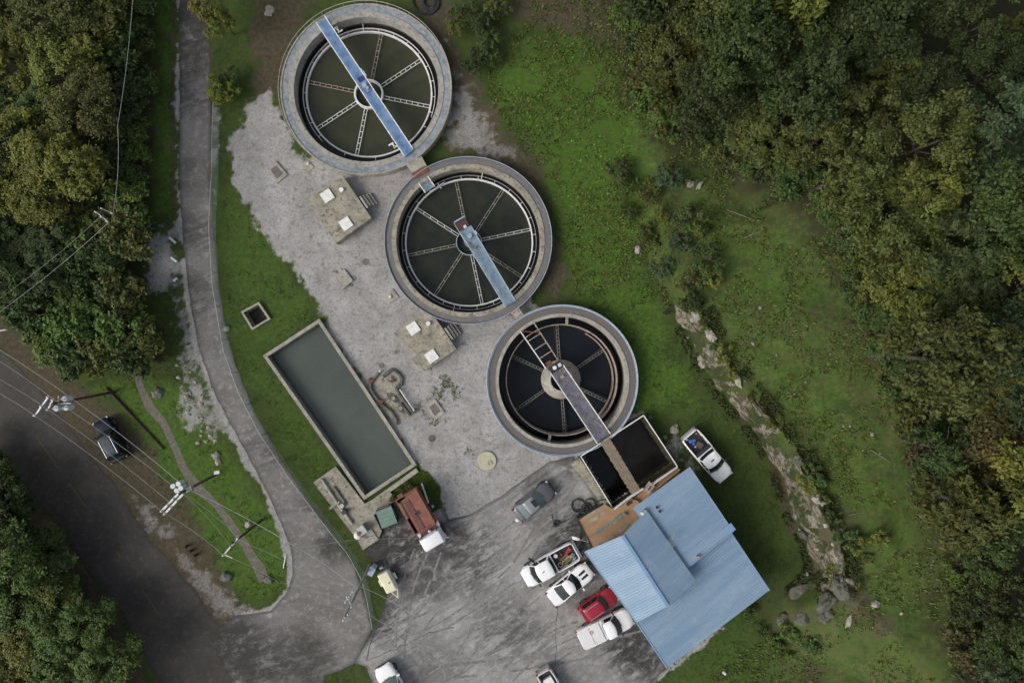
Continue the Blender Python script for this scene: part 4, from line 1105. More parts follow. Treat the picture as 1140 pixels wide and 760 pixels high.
    # wheels
    for s_ in (.17, .80 if kind == 'pickup' else .81):
        for y in (-1, 1):
            m = MB(); prof = [(wheel_r*.62,-.11),(wheel_r*.93,-.11),(wheel_r,-.07),(wheel_r,.07),(wheel_r*.93,.11),(wheel_r*.62,.11)]
            n = 20; vs = []; fs = []
            for i in range(n):
                a = 2*math.pi*i/n
                for rr, yy in prof: vs.append((X(s_)+rr*math.cos(a), y*(hw-.09)+yy, wheel_r+rr*math.sin(a)))
            k = len(prof)
            for i in range(n):
                for j in range(k): fs.append((i*k+j, ((i+1)%n)*k+j, ((i+1)%n)*k+(j+1)%k, i*k+(j+1)%k))
            w_ = MB().add(vs, fs).build('tyre', RUBBER, t, 40)
            vs = [(X(s_)+wheel_r*.62*math.cos(2*math.pi*i/n), y*(hw-.02), wheel_r+wheel_r*.62*math.sin(2*math.pi*i/n)) for i in range(n)]
            MB().add(vs+[(X(s_), y*(hw-.06), wheel_r)], [(i,(i+1)%n,n) for i in range(n)]).build('rim', RIMM, w_)
    # lamps, mirrors, bumper, grille
    for y in (-1, 1):
        MB().box((X(0)-.10, y*hw*.66, hood_z-.24),(.16,.32,.14), -y*.35).build('headlight', LAMP_W, t)
        MB().box((X(1)+.03, y*hw*.84, .92),(.12,.14,.26)).build('tail_light', LAMP_R, t)
        mx = X(c0)-.28; m = MB(); m.box((mx, y*(hw+.12), belt+.08),(.13,.24,.17)); m.build('wing_mirror', paint if kind != 'pickup' else trim, t)
    MB().box((X(0)-.03,0,.52),(.14,W*.74,.2)).build('front_bumper', trim if kind != 'pickup' else CHROME, t)
    MB().box((X(0)-.05,0,hood_z-.25),(.1,W*.42,.16)).build('grille', BLACK, t)
    m = MB(); wx = lo[1].lerp(hi[1], .02)
    for y in (-.3,.3): m.bar((X(c0)+.02, y, belt+.03),(X(c0)-.14, y+.45*(1 if y<0 else -.2), belt+.16),.02,.02)
    m.build('wiper', BLACK, t)
    return t, X, hw, L, an, c

def item(m, name, label, cat, mat, t, lx, ly, lz, rz=0, smooth=False):
    """a loose thing resting in or on a vehicle: placed in the world, top level"""
    o = m.build(name, mat, None, smooth); p = Matrix.Translation(t.location) @ Matrix.Rotation(t.rotation_euler.z, 4, 'Z') @ Vector((lx, ly, lz))
    o.location = p; o.rotation_euler = (0, 0, t.rotation_euler.z+rz); return tag(o, label, cat)

# white pickup with scrap in its bed
t, X, hw, L, an, c = vehicle('pickup_truck', 'white pickup with scrap in its open bed, beside the white coupe', 'pickup truck', (583.3,645.2), (641.2,612.8), 1.95, 1.0,
    cab=(.15,.255,.53,.575), bed=(.59,1.0), roof_z=1.78, hood_z=1.10, roof_w=.80)
MB().box((X(.37),0,1.80),(.26,.12,.03)).build('roof_marker', GALV, t)
zf = .75; rr = random.Random(3)
for (nm, lab, ct, mt, mk, lx, ly, rz) in (
    ('bucket','white round bucket in the bed of the scrap loaded pickup','bucket',WHITE,'cyl',X(.66),-.50,0),
    ('fuel_can','red can in the bed of the scrap loaded pickup','can',REDPL,'box',X(.90),-.38,.4),
    ('toolbox','small red toolbox next to the red can in the scrap loaded pickup','toolbox',REDPL,'box2',X(.84),-.16,1.2),
    ('wood_scrap','pale timber offcuts lying across the scrap loaded pickup bed','timber',YELP,'bars',X(.80),.1,.1),
    ('steel_scrap','silver metal scraps at the tailgate of the scrap loaded pickup','scrap',GALV,'bits',X(.91),.35,.2),
    ('rope_coil','round beige coil at the front corner of the scrap loaded pickup bed','coil',plain('beige_rope',(.42,.30,.22),.8),'coil',X(.655),.45,0),
    ('steel_scrap','brown rusty scraps in the middle of the scrap loaded pickup bed','scrap',RUST,'bits',X(.75),-.1,.9),
    ('hose_coil','olive green hose lengths in the middle of the scrap loaded pickup bed','hose',plain('olive_hose',(.16,.17,.06),.6),'bars',X(.78),.35,.3)):
    m = MB()
    if mk == 'cyl': m.cyl((0,0),.16,0,.36,18,.18)
    elif mk == 'box': m.box((0,0,.18),(.4,.26,.36)); m.cyl((.1,0),.05,.36,.44,8)
    elif mk == 'box2': m.box((0,0,.12),(.42,.2,.22)); m.bar((-.15,0,.27),(.15,0,.27),.03,.03)
    elif mk == 'bars':
        for k in range(6): a = rr.uniform(-.35,.35); q = Vector((math.cos(a),math.sin(a),0))*rr.uniform(.4,.65); o_ = Vector((rr.uniform(-.2,.2),rr.uniform(-.25,.25),.08+.04*k)); m.bar(o_-q,o_+q,.06,.04)
    elif mk == 'bits':
        for k in range(16): m.box((rr.uniform(-.3,.3),rr.uniform(-.28,.28),rr.uniform(.06,.3)),(rr.uniform(.05,.28),rr.uniform(.04,.12),.05),rr.uniform(0,3))
    elif mk == 'coil':
        for k in range(3): m.tube([(.2*math.cos(i*.45),.2*math.sin(i*.45),.06+.06*k) for i in range(14)], .04, 6, closed=True)
    item(m, nm, lab, ct, mt, t, lx, ly, zf, rz)
# open-door shadow side: driver door ajar
MB().box((X(.27),-hw-.24,.95),(.06,.62,.62), .5).build('open_door', BLACK, t)

# white coupe with black bonnet stripes
t, X, hw, L, an, c = vehicle('sports_coupe', 'white two door coupe with two black bonnet stripes and black windows', 'car', (657.2,633), (613.2,668.2), 1.82, .9,
    cab=(.29,.44,.62,.84), kind='coupe', roof_z=1.34, belt=.93, hood_z=.90, roof_w=.74, round_front=.38, round_rear=.28, wheel_r=.34, bulge=.22)
for y in (-.22,.22): 
    MB().loft([[Vector((X(s), y+q*.13*(1-.15*k), .955+.035*k-.02*(k==0))) for q in (-1,1)] for k, s in enumerate((.10,.18,.26))], False, False).build('bonnet_stripe', BLACK, t)
MB().box((X(.985),0,.72),(.12,1.3,.14)).build('black_tail_panel', BLACK, t)
# red suv
t, X, hw, L, an, c = vehicle('suv', 'dark red suv with roof bars between the white coupe and the covered pickup', 'car', (684.5,661), (648.6,686), 1.72, 1.1, REDP,
    cab=(.27,.40,.90,.955), kind='suv', roof_z=1.66, belt=1.02, hood_z=1.0, roof_w=.74, wheel_r=.36)
for y in (-.48,.48): MB().bar((X(.46),y,1.73),(X(.86),y,1.73),.045,.05).build('roof_bar', GALV, t)
# white pickup with tonneau
t, X, hw, L, an, c = vehicle('pickup_truck', 'white pickup with a white bed cover, nose at the blue roof corner', 'pickup truck', (703,686), (646,713.8), 1.92, 1.05,
    cab=(.22,.335,.52,.545), bed=(.57,1.0), roof_z=1.76, roof_w=.80)
m = MB(); m.loft([[Vector((X(s), y*hw*.90, 1.16+z_)) for y, z_ in ((-1,0),(-.8,.05),(0,.07),(.8,.05),(1,0),(0,-.02))] for s in (.575,.80,.985)]); m.build('bed_cover', plain('white_vinyl_cover',(.62,.615,.60),.6,0,.04), t, 40)
m = MB(); m.bar((X(.775),-hw*.85,1.235),(X(.775),hw*.85,1.235),.03,.01); m.build('cover_seam', GALV, t)
m = MB(); m.ring(.10,.15,0,.02,16); item(m, 'red_ring', 'red ring lying on the white bed cover', 'ring', REDPL, t, X(.75), .35, 1.235)
# white pickup on the lawn
t, X, hw, L, an, c = vehicle('pickup_truck', 'white pickup parked alone on the lawn right of the building', 'pickup truck', (809.2,532.5), (767.5,483.5), 1.9, 1.05,
    cab=(.215,.34,.55,.585), bed=(.60,1.0), roof_z=1.74, roof_w=.82)
MB().box((X(.44),0,1.77),(.10,.36,.03)).build('roof_marker', BLACK, t)
for (nm, lab, ct, mt, mk, lx, ly, rz) in (
    ('tarp_bundle','blue crumpled tarp in the bed of the pickup on the lawn','tarp',BLUEP,'blob',X(.86),-.05,.2),
    ('cardboard_box','brown box in the bed of the pickup on the lawn','box',plain('brown_cardboard',(.10,.07,.05),.9),'box',X(.74),.1,.3),
    ('bottle','small white bottle in the bed of the pickup on the lawn','bottle',WHITE,'cyl',X(.76),-.30,0),
    ('jug','yellow jug in the rear corner of the pickup on the lawn','jug',plain('yellow_plastic',(.35,.26,.07),.5),'cyl',X(.93),.55,0),
    ('paper_scrap','white paper scrap at the tailgate of the pickup on the lawn','paper',WHITE,'flat',X(.955),-.5,.4),
    ('tool_chest','long dark chest across the front of the bed on the lawn pickup','chest',plain('dark_chest_paint',(.03,.03,.035),.4),'chest',X(.635),0,0)):
    m = MB()
    if mk == 'blob':
        for k in range(9): m.ball((rr.uniform(-.25,.25),rr.uniform(-.25,.25),.14),rr.uniform(.10,.2),8,6,.7)
    elif mk == 'box': m.box((0,0,.16),(.6,.5,.3)); m.box((.05,0,.33),(.3,.52,.02))
    elif mk == 'cyl': m.cyl((0,0),.07,0,.25,12,.06); m.cyl((0,0),.03,.25,.3,8)
    elif mk == 'flat': m.box((0,0,.03),(.28,.14,.02)); m.box((.1,.05,.05),(.14,.1,.02),.5)
    elif mk == 'chest': m.box((0,0,.2),(.3,1.45,.38)); m.box((0,0,.41),(.32,1.47,.03))
    item(m, nm, lab, ct, mt, t, lx, ly, .75, rz)
# grey sedan
t, X, hw, L, an, c = vehicle('sedan', 'grey sedan with a dark sunroof standing alone in the lot', 'car', (614.2,542.3), (575.6,574.5), 1.76, .9, GREYP,
    roof_paint=GREYROOF_REFL, cab=(.25,.43,.73,.90), kind='sedan', roof_z=1.40, belt=.95, hood_z=.92, roof_w=.72, glass=GLASSP, wheel_r=.33, round_front=.35, round_rear=.2)
MB().box((X(.50),0,1.425),(.42,.72,.015)).build('sunroof', GLASSM, t)
# white car at the lower edge
t, X, hw, L, an, c = vehicle('sedan', 'white car cut off by the lower edge of the photo', 'car', (424.5,742), (451,789), 1.85, .95,
    cab=(.24,.42,.74,.88), kind='sedan', roof_z=1.45, belt=.98, hood_z=.96, roof_w=.74, glass=GLASSP)
# pickup at the lower edge: tail up
t, X, hw, L, an, c = vehicle('pickup_truck', 'cream white pickup tail cut off by the lower edge of the photo', 'pickup truck', (637,802), (604.5,747.5), 1.55, 1.0, plain('off_white_car_paint',(.60,.59,.54),.35,0,.05),
    cab=(.2,.34,.55,.6), bed=(.66,1.0), roof_z=1.65)
item(MB().box((0,0,.16),(.7,.8,.3)).box((0,0,.33),(.74,.84,.04)), 'storage_bin', 'white storage bin in the bed of the pickup at the lower edge', 'bin', WHITE, t, X(.80), 0, .75)
# dark suv on the shoulder
t, X, hw, L, an, c = vehicle('suv', 'dark blue grey suv parked on the dirt shoulder of the old road', 'car', (109.5,467.5), (133,512), 1.82, 1.0, DARKP, roof_paint=plain('dull_dark_roof_paint',(.022,.036,.05),.4,0,.1,.25),
    cab=(.26,.38,.86,.94), kind='suv', roof_z=1.60, belt=1.0, hood_z=1.0, roof_w=.76)
MB().box((X(.55),0,1.63),(.5,.7,.015)).build('sunroof', GLASSM, t)
for y in (-.55,.55): MB().bar((X(.45),y,1.66),(X(.85),y,1.66),.04,.05).build('roof_bar', CHROME, t)

# dump truck
f, r = P(485,606.5,1.8), P(452,549,1.8); an = math.atan2((f-r).y,(f-r).x); c = (f+r)/2; L = (f-r).length
t = thing('dump_truck', 'dump truck with rust red covered box and white cab', 'truck', (c.x,c.y,0), an)
hb = L/2
MB().box((-.1,-.40,.72),(L-.6,.14,.2)).box((-.1,.40,.72),(L-.6,.14,.2)).build('chassis', BLACK, t)
x0, x1 = -hb+.1, -hb+3.55; w_ = 1.08
m = MB(); secs = []
for x_, fl in ((x0-.1,.1),(x0,.0),(x1,.0)):
    secs.append([Vector((x_,y,z_)) for y, z_ in ((-w_*.8,.95),(-w_,1.25),(-w_,2.15),(-w_+.09,2.15),(-w_+.09,1.3),(w_-.09,1.3),(w_-.09,2.15),(w_,2.15),(w_,1.25),(w_*.8,.95))])
m.loft(secs); m.box((x0-.04,0,1.6),(.08,w_*2,1.05)); m.box((x1+.03,0,1.75),(.08,w_*2,1.25))
for k in range(4):
    for y in (-1,1): m.box((x0+.4+k*.85, y*(w_+.03),1.65),(.1,.08,.9))
m.build('dump_body', REDBOX, t)
MB().prism([(x0+.25,-w_+.4),(x1-.02,-w_+.4),(x1-.02,w_-.02),(x0+.0,w_-.02)], 2.12, 2.22).build('box_cover', REDBOX, t)
MB().box(((x0+x1)/2+.2,-.22,2.25),(L*.55,.5,.05)).build('cover_band', mottled('dark_red_rust',(.10,.035,.03),(.13,.05,.035),2,None,.7), t)
MB().tube([(x0+.3,-w_+.28,2.1),(x0+1.9,-w_+.25,2.12)], .2, 12).build('tarp_roll', TARP, t, 30)
MB().box(((x0+x1)/2+.15,.12,2.255),(.34,.42,.02)).build('cover_opening', BLACK, t)
m = MB(); m.tube([((x0+x1)/2+.25,-.12,2.3),((x0+x1)/2+.05,-.12,2.36),((x0+x1)/2+.0,.1,2.3)], .05, 6); m.box((x1-.05,-.3,2.3),(.05,1.4,.06)); m.build('tarp_bracket', REDBOX, t)
m = MB(); m.box((x0+.1,.4,1.9),(.35,1.2,.3), .1); m.box((x0-.2,-.5,1.9),(.3,.5,.25)); m.build('rear_load_frame', TARP, t)
MB().box((x1+.42,0,1.25),(.6,1.6,.35)).build('engine_deck', mottled('dull_red_paint',(.15,.05,.05),(.10,.05,.05),3,None,.7), t)
m = MB(); m.ball((x1+.5,.1,1.5),.17,12,8); m.build('air_filter', CERAM, t, 40)
cx0 = x1+.62; secs = []
for x_, w2, zt in ((cx0,.98,2.25),(cx0+.1,1.02,2.42),(cx0+.95,1.02,2.42),(cx0+1.2,1.0,2.30),(hb+.02,.98,1.55),(hb+.10,.9,1.1)):
    secs.append([Vector((x_,y,z_)) for y, z_ in ((-w2,.6),(-w2,zt-.3),(-w2*.93,zt-.04),(-w2*.8,zt),(w2*.8,zt),(w2*.93,zt-.04),(w2,zt-.3),(w2,.6))])
MB().loft(secs).build('cab', TRUCKWHITE, t, 35)
MB().add([(cx0+1.23,-.82,2.27),(cx0+1.23,.82,2.27),(hb+.035,.82,1.62),(hb+.035,-.82,1.62)],[(0,3,2,1)]).build('windshield', GLASSM, t)
for y in (-1,1):
    m = MB(); m.tube([(hb-.35,y*1.0,1.9),(hb-.1,y*1.32,1.95),(hb-.1,y*1.32,1.5)],.03,6); m.box((hb-.12,y*1.34,1.8),(.1,.2,.45)); m.build('mirror', CHROME, t)
    m = MB(); m.box((x1+.3,y*.95,1.1),(.55,.3,.4)); m.build('side_tank', XFMR, t)
    MB().bar((cx0-.05,y*.85,1.4),(cx0-.05,y*.85,2.6),.1,.1).build('exhaust_stack', CHROME, t)
for s_, ws in ((hb-.8,(-1,1)),(-hb+1.2,(-1,1)),(-hb+2.4,(-1,1))):
    for y in ws:
        m = MB(); m.tube([(s_,y*.78,.52),(s_,y*1.08,.52)], .52, 18); m.build('wheel', RUBBER, t, 30)
rail_px([(469.3,538.7),(479.5,568)], 0, .7, 'white pipe rail beside the dump truck, at the grass patch', r=.05, n=3)
pipe([(479,568),(482,562)], .14, .14, 'short grey blue pipe stub at the end of the rail by the dump truck', XFMR)
# green dumpster
w = [P(*p,1.3) for p in ((418.5,568.5),(434.2,562.5),(444,577.5),(424,592))]; c = sum(w, Vector())/4
an = math.atan2((w[1]-w[0]).y,(w[1]-w[0]).x)
t = thing('dumpster', 'pale green dumpster with a flat ribbed lid beside the dump truck', 'dumpster', (c.x,c.y,0), an)
MB().box((0,0,.65),(1.45,1.75,1.1)).build('container', BLACK, t)
m = MB(); m.box((0,-.03,1.26),(1.5,1.62,.07))
for k in range(5): m.box((0,-.7+k*.34,1.31),(1.46,.05,.04))
m.build('lid', GREENP, t)
for x_ in (-.76,.76): MB().box((x_,0,.95),(.08,.9,.12)).build('fork_pocket', GREENP, t)
MB().box((-.1,.88,.95),(1.2,.06,.06)).build('lid_hinge', GALV, t)
# compressor trailer
f, r = P(436.5,657.5,1.1), P(426,637.8,1.1); an = math.atan2((f-r).y,(f-r).x); c = (f+r)/2
t = thing('compressor_trailer', 'small cream compressor trailer with a drawbar, near the gate pole', 'trailer', (c.x,c.y,0), an); L = (f-r).length
secs = []
for x_, k in ((-L/2,.0),(-L/2+.12,1.),(L/2-.25,1.),(L/2,.3)):
    secs.append([Vector((x_,y,z_)) for y, z_ in ((-.55,.45),(-.6,.95),(-.42,1.18+.04*k),(0,1.2+.04*k),(.42,1.18+.04*k),(.6,.95),(.55,.45))])
MB().loft(secs).build('canopy', CREAMP, t, 30)
MB().box((-L/2-.05,0,.8),(.08,1.0,.5)).build('rear_panel', GREYWOOD, t)
m = MB()
for y in (-.4,.4): m.bar((L/2-.05,y,.5),(L/2+.95,0,.48),.07,.07)
m.bar((L/2+.2,-.3,.5),(L/2+.2,.3,.5),.06,.06); m.build('drawbar', CREAMP, t)
for y in (-1,1):
    MB().tube([(-.1,y*.62,.3),(-.1,y*.80,.3)], .3, 16).build('wheel', RUBBER, t, 30)
    MB().box((-.1,y*.74,.62),(.62,.24,.05)).build('mudguard', XFMR if y > 0 else CREAMP, t)
MB().cyl((.1,.15),.05,1.22,1.34,8).build('exhaust', BLACK, t)
for px, lab in (((424.5,631.5),'small pale wheel chock lying above the cream trailer'),):
    a = P(*px,.1); o = MB().box((0,0,.1),(.32,.2,.18)).box((.05,0,.2),(.2,.16,.08)).build('wheel_chock', CERAM); o.location = (a.x,a.y,.02); o.rotation_euler = (0,0,.4); tag(o, lab, 'chock')

# ------------------------------------------------------------------ utility poles and wires
def pole(base, top_px, h, label, mat=GREYWOOD, r=.15):
    b = P(*base); b.z = hz(b.x, b.y); q = P(*top_px, h); r *= .85
    t = thing('utility_pole', label, 'utility pole', b)
    MB().tube([(0,0,-.3),(q.x-b.x,q.y-b.y,h-b.z)], r, 12, r*.68).build('pole_shaft', mat, t, 40)
    return t, b, q-b
def arm(t, b, a, c, z, mat=GALV, w=.12, name='crossarm', ins=3):
    A = P(*a, z)-b; C = P(*c, z)-b
    o = MB().bar(A, C, w, w).build(name, mat, t)
    for k in range(ins):
        p = A.lerp(C, (k+.12)/(ins-1+.24) if ins > 1 else .5)
        m = MB()
        for j in range(3): m.cyl((p.x,p.y), .07-.01*j, p.z+.06+.07*j, p.z+.12+.07*j, 10)
        m.build('insulator', CERAM, o, 30)
    return A, C
def xfmr(t, b, px, z, r=.24, h=.75):
    p = P(*px, z)-b; m = MB(); m.cyl((p.x,p.y), r, p.z-h, p.z, 18); m.cyl((p.x,p.y), r*.9, p.z, p.z+.06, 18)
    o = m.build('transformer', XFMR, t, 30)
    for s_ in (-.1,.1): MB().cyl((p.x+s_,p.y), .045, p.z+.06, p.z+.28, 8).build('bushing', CERAM, o, 30)
t1, b1, q1 = pole((127.5,436), (58,449.5), 9.1, 'red brown utility pole with three white transformers over the old road', BROWNWOOD, .16)
arm(t1, b1, (38.6,463.4), (55,440.4), 9.0); arm(t1, b1, (53,457), (60,443.5), 8.3, ins=2)
for px, z in (((71.8,444.0),8.0),((73.4,453.6),7.8),((62.5,454.4),8.2)): xfmr(t1, b1, px, z)
m = MB(); p = P(66,449,8.2)-b1; m.bar((p.x-.9,p.y,p.z-.2),(p.x+.8,p.y,p.z-.2),.07,.07); m.bar((p.x-.2,p.y-.5,p.z-.2),(p.x-.2,p.y+.6,p.z-.2),.07,.07); m.build('transformer_bracket', GALV, t1)
t2, b2, q2 = pole((241,527.5), (199.5,549.5), 8.6, 'utility pole with a double crossarm and a lamp over the grass island', DARKWOOD, .15)
arm(t2, b2, (179.4,569.3), (201,547), 8.2, w=.16, ins=4); arm(t2, b2, (183,572.3), (205,548.5), 8.2, w=.16, ins=4)
m = MB(); p = P(197,542.5,7.8)-b2
for dx, dy in ((-.35,.1),(.1,.3),(-.05,-.25),(.3,-.05)): m.cyl((p.x+dx,p.y+dy), .2, p.z-.7, p.z, 14)
m.build('transformer', XFMR, t2, 30)
p = P(211,544,7.2)-b2; m = MB(); m.box((p.x,p.y,p.z),(.55,.3,.4), .5); m.bar((p.x-.5,p.y-.2,p.z),(p.x+.3,p.y+.3,p.z),.07,.07); m.build('switch_gear', GALV, t2)
A = P(214,542,6.2)-b2; C = P(238.5,527.8,6.2)-b2
MB().tube([A, C], .055, 8).build('lamp_arm', DARKWOOD, t2)
C2 = P(241.5,526,6.2)-b2; MB().loft([[Vector((C2.x+u_*.9, C2.y+v_*.8, C2.z+w_)) for u_, v_ in ((-.26,-.2),(.26,-.08),(.2,.24),(-.24,.16))] for w_ in (-.1,.06)]).build('lamp_head', WHITE, t2)
t3, b3, q3 = pole((291.5,578.5), (258,605), 8.0, 'dark utility pole with one white crossarm at the lower end of the grass island', DARKWOOD, .14)
arm(t3, b3, (248,618.5), (266,597.6), 7.6, ins=3); m = MB(); p = P(254,617,7.4)-b3; m.bar((p.x-.3,p.y,p.z),(p.x+.35,p.y-.3,p.z),.06,.06); m.build('brace', CERAM, t3)
t4, b4_, q4 = pole((412,628), (383.5,687.5), 9.8, 'grey leaning utility pole at the yard gate beside the cream trailer', GREYWOOD, .16)
arm(t4, b4_, (384.5,670), (393.5,656.5), 8.0, ins=3, w=.1); arm(t4, b4_, (392,676), (386,662), 8.4, GREYWOOD, ins=2, w=.09); arm(t4, b4_, (382,690), (388,682), 9.4, GREYWOOD, ins=2, w=.09)
a = P(413.2,636,1.2); t = thing('meter_cabinet', 'pale blue cabinet at the foot of the gate pole', 'cabinet', (a.x,a.y,0), R(60))
MB().box((0,0,.6),(.75,.5,1.1)).build('housing', XFMR, t); MB().box((0,0,1.18),(.8,.56,.06)).build('top_cover', BLUERAIL, t)
t5, b5, q5 = pole((164,246.5), (112,235.5), 9.2, 'red brown utility pole leaning out of the trees left of the driveway', BROWNWOOD, .14)
arm(t5, b5, (107,235.8), (121,247.5), 9.0, GREYWOOD, ins=3, w=.09); arm(t5, b5, (113,232), (127,238.5), 8.6, GREYWOOD, ins=2, w=.09)
def wire(label, pts, r=.022, sag=.35, mat=WIREM):
    w = [P(a, b, z) for a, b, z in pts]; acc = []
    for i in range(len(w)-1):
        for k in range(12):
            f = k/12; p = w[i].lerp(w[i+1], f); p.z -= sag*4*f*(1-f); acc.append(p)
    acc.append(w[-1]); c = acc[0].copy()
    o = MB().tube([p-c for p in acc], r*.62, 5).build('overhead_wire', mat); o.location = c
    return tag(o, label, 'power line', 'overhead power lines')
wire('bright uppermost overhead wire from the left edge over the island to the gate pole', [(-40,366,9.3),(75,440,7.9),(207,543,7.6),(327,607,8.4),(398,655,8.6)], .035)
wire('thin wire second from the top between the left edge and the double crossarm pole', [(-40,378,9.2),(55,441,9.2),(201,547.5,8.4)])
wire('thin wire third from the top over the old road and its centre line', [(-40,402,9.2),(48,452,9.2),(190,560,8.4)], .02)
wire('lowest of the wires from the left edge over the old road to the double crossarm', [(-40,418,9.2),(39,462.5,9.2),(180,569,8.4),(249,618,7.8)], .022)
wire('thin wire from the double crossarm to the crossarm at the lower grass island', [(203,549,8.4),(256,607,7.8)], .016)
wire('second thin wire from the double crossarm to the lower grass island pole', [(205,549,8.4),(265,598,7.8)], .014)
wire('thin wire from the lower island crossarm towards the lower centre of the photo', [(264,600,7.8),(350,643,8),(420,690,8),(610,780,8)], .016)
wire('thin wire across the tip of the grass island towards the driveway mouth', [(250,618,7.8),(310,648,7.8),(395,672,8.1)], .014)
wire('pale wire from the gate pole over the lot to the lower edge', [(400,652,8.8),(460,684,8.6),(570,752,8.4),(640,796,8.4)], .03)
wire('thinner wire beside the pale one from the gate pole to the lower edge', [(392,664,8.0),(440,705,8.2),(505,748,8.2),(560,790,8.2)], .014, mat=RUBBER)
wire('wire from the pole in the trees up to the upper edge of the photo', [(126,237,8.8),(131,140,8.8),(150,-40,8.8)], .022)
wire('bright wire from the pole in the trees down to the left edge', [(120.5,248,9.1),(0,347,8.6),(-40,382,8.5)], .022)
wire('dim wire beside the bright one from the pole in the trees to the left edge', [(112,241,9.1),(0,332,8.6),(-40,366,8.5)], .014)
wire('short wire across the gravel yard beside the dumpster', [(330,610,3.2),(400,600,3.2),(520,598,3.2)], .01, .1)
# fallen dark pole in the grass
a, b = P(118,432,.15), P(182,500,.15); c = (a+b)/2
o = MB().tube([a-c, b-c], .13, 8, .08).build('fallen_pole', DARKWOOD); o.location = (c.x,c.y,.12); tag(o, 'long thin dark pole lying in the grass beside the dark suv', 'pole')

# ------------------------------------------------------------------ fence along the drive
fl = [(245,118),(244,150),(243,200),(240,255),(244,320),(256,390),(272,435),(295,480),(325,525),(360,572),(392,612),(407,640),(413,665),(418,692)]
pts = []
for i in range(len(fl)-1):
    a, b = P(*fl[i]), P(*fl[i+1]); n = max(1, int((b-a).length/.25))
    for k in range(n): pts.append(a.lerp(b, k/n))
pts.append(P(*fl[-1]))
c = pts[len(pts)//2].copy()
FEN = plain('dull_galvanised_wire', (.20,.24,.22), .6, .1)
t = thing('chain_link_fence', 'long chain link fence curving along the right side of the driveway', 'fence', c)
FH = 1.5
m = MB(); m.tube([p-c+Vector((0,0,FH)) for p in pts[::2]], .028, 6); m.build('top_rail', GALV, t, 40)
d = 0; last = -9
for i, p in enumerate(pts):
    if i: d += (pts[i]-pts[i-1]).length
    if d-last > 3: last = d; q = p-c; MB().tube([(q.x,q.y,0),(q.x,q.y,FH+.06)], .035, 8).build('post', GALV, t, 40)
m = MB(); cum = [0]
for i in range(1, len(pts)): cum.append(cum[-1]+(pts[i]-pts[i-1]).length)
def at(s):
    s = min(max(s, 0), cum[-1]-1e-4); i = int(np.searchsorted(cum, s, 'right')-1); f = (s-cum[i])/(cum[i+1]-cum[i]); return pts[i].lerp(pts[i+1], f)-c
s = 0
while s < cum[-1]-FH:
    for d_ in (0, 1):
        a = at(s if d_ == 0 else s+FH); b = at(s+FH if d_ == 0 else s)
        mid_ = at(s+FH/2)
        prev = None
        for p, z in ((a,.03),(mid_,FH/2),(b,FH)):
            q = Vector((p.x,p.y,z))
            if prev: m.add([prev-Vector((0,0,.006)),prev+Vector((0,0,.006)),q+Vector((0,0,.006)),q-Vector((0,0,.006))],[(0,1,2,3)]); tt = Vector((.006,.0,0)); m.add([prev-tt,prev+tt,q+tt,q-tt],[(0,1,2,3)])
            prev = q
    s += .14
m.build('wire_mesh', FEN, t)
# small stuff ----------------------------------------------------------------
for (px, py), (qx, qy), lab in (((188.5,264.5),(195.5,270.5),'upper of the three white pipe pieces on gravel left of the driveway'),((190.5,286.5),(197,291.5),'middle of the three white pipe pieces on gravel left of the driveway'),((193,313),(197,309.5),'lower of the three white pipe pieces on gravel left of the driveway')):
    pipe([(px,py),(qx,qy)], .12, .12, lab, plain('pale_cyan_plastic',(.62,.72,.72),.5,0,.05) if 'pale_cyan_plastic' not in MATS else MATS['pale_cyan_plastic'], 'plastic_pipe', 'pipe', 'white pipe pieces')
pipe([(738,349),(747.5,344.5)], .1, 1.0, 'short dark post end lying at the top of the rock face', BLACK, 'post', 'post')
pipe([(288,625),(292,612)], .05, .2, 'thin pale marker stick on the grass island', WHITE, 'marker_stick', 'stick') if False else None
pipe([(315.5,632),(318,618)], .05, .1, 'thin pale rod at the right tip of the grass island', CERAM, 'rod', 'rod')
def rocky(r, sx=1, sy=1, sz=.7, seed=0, sub=3):
    import bmesh
    bm = bmesh.new(); bmesh.ops.create_icosphere(bm, subdivisions=sub, radius=r)
    for v in bm.verts:
        n = mnoise.noise(v.co/r*1.1+Vector((seed*3.1,seed,0)))*.42+mnoise.cell(v.co/r*1.8+Vector((seed,0,seed*2)))*.16+mnoise.noise(v.co/r*4+Vector((seed,0,0)))*.12
        v.co *= 1+n; v.co.x *= sx; v.co.y *= sy; v.co.z *= sz
    me = bpy.data.meshes.new('rock'); bm.to_mesh(me); bm.free(); return me
def rock_at(px, py, r, label, mat, name='boulder', cat='boulder', sx=1., sy=1., sz=.7, rz=0., seed=0, group=None, sink=.25, sub=3):
    me = rocky(r, sx, sy, sz, seed, sub); me.materials.append(mat)
    o = bpy.data.objects.new(name, me); col.objects.link(o); p = PG(px, py); o.location = (p.x, p.y, p.z+r*sz*(.5-sink)); o.rotation_euler = (0,0,rz)
    return tag(o, label, cat, group)
STONEB = mottled('mossy_boulder', (.115,.11,.095), (.065,.065,.045), 2.2, (.04,.05,.022), .95, spots=.5)
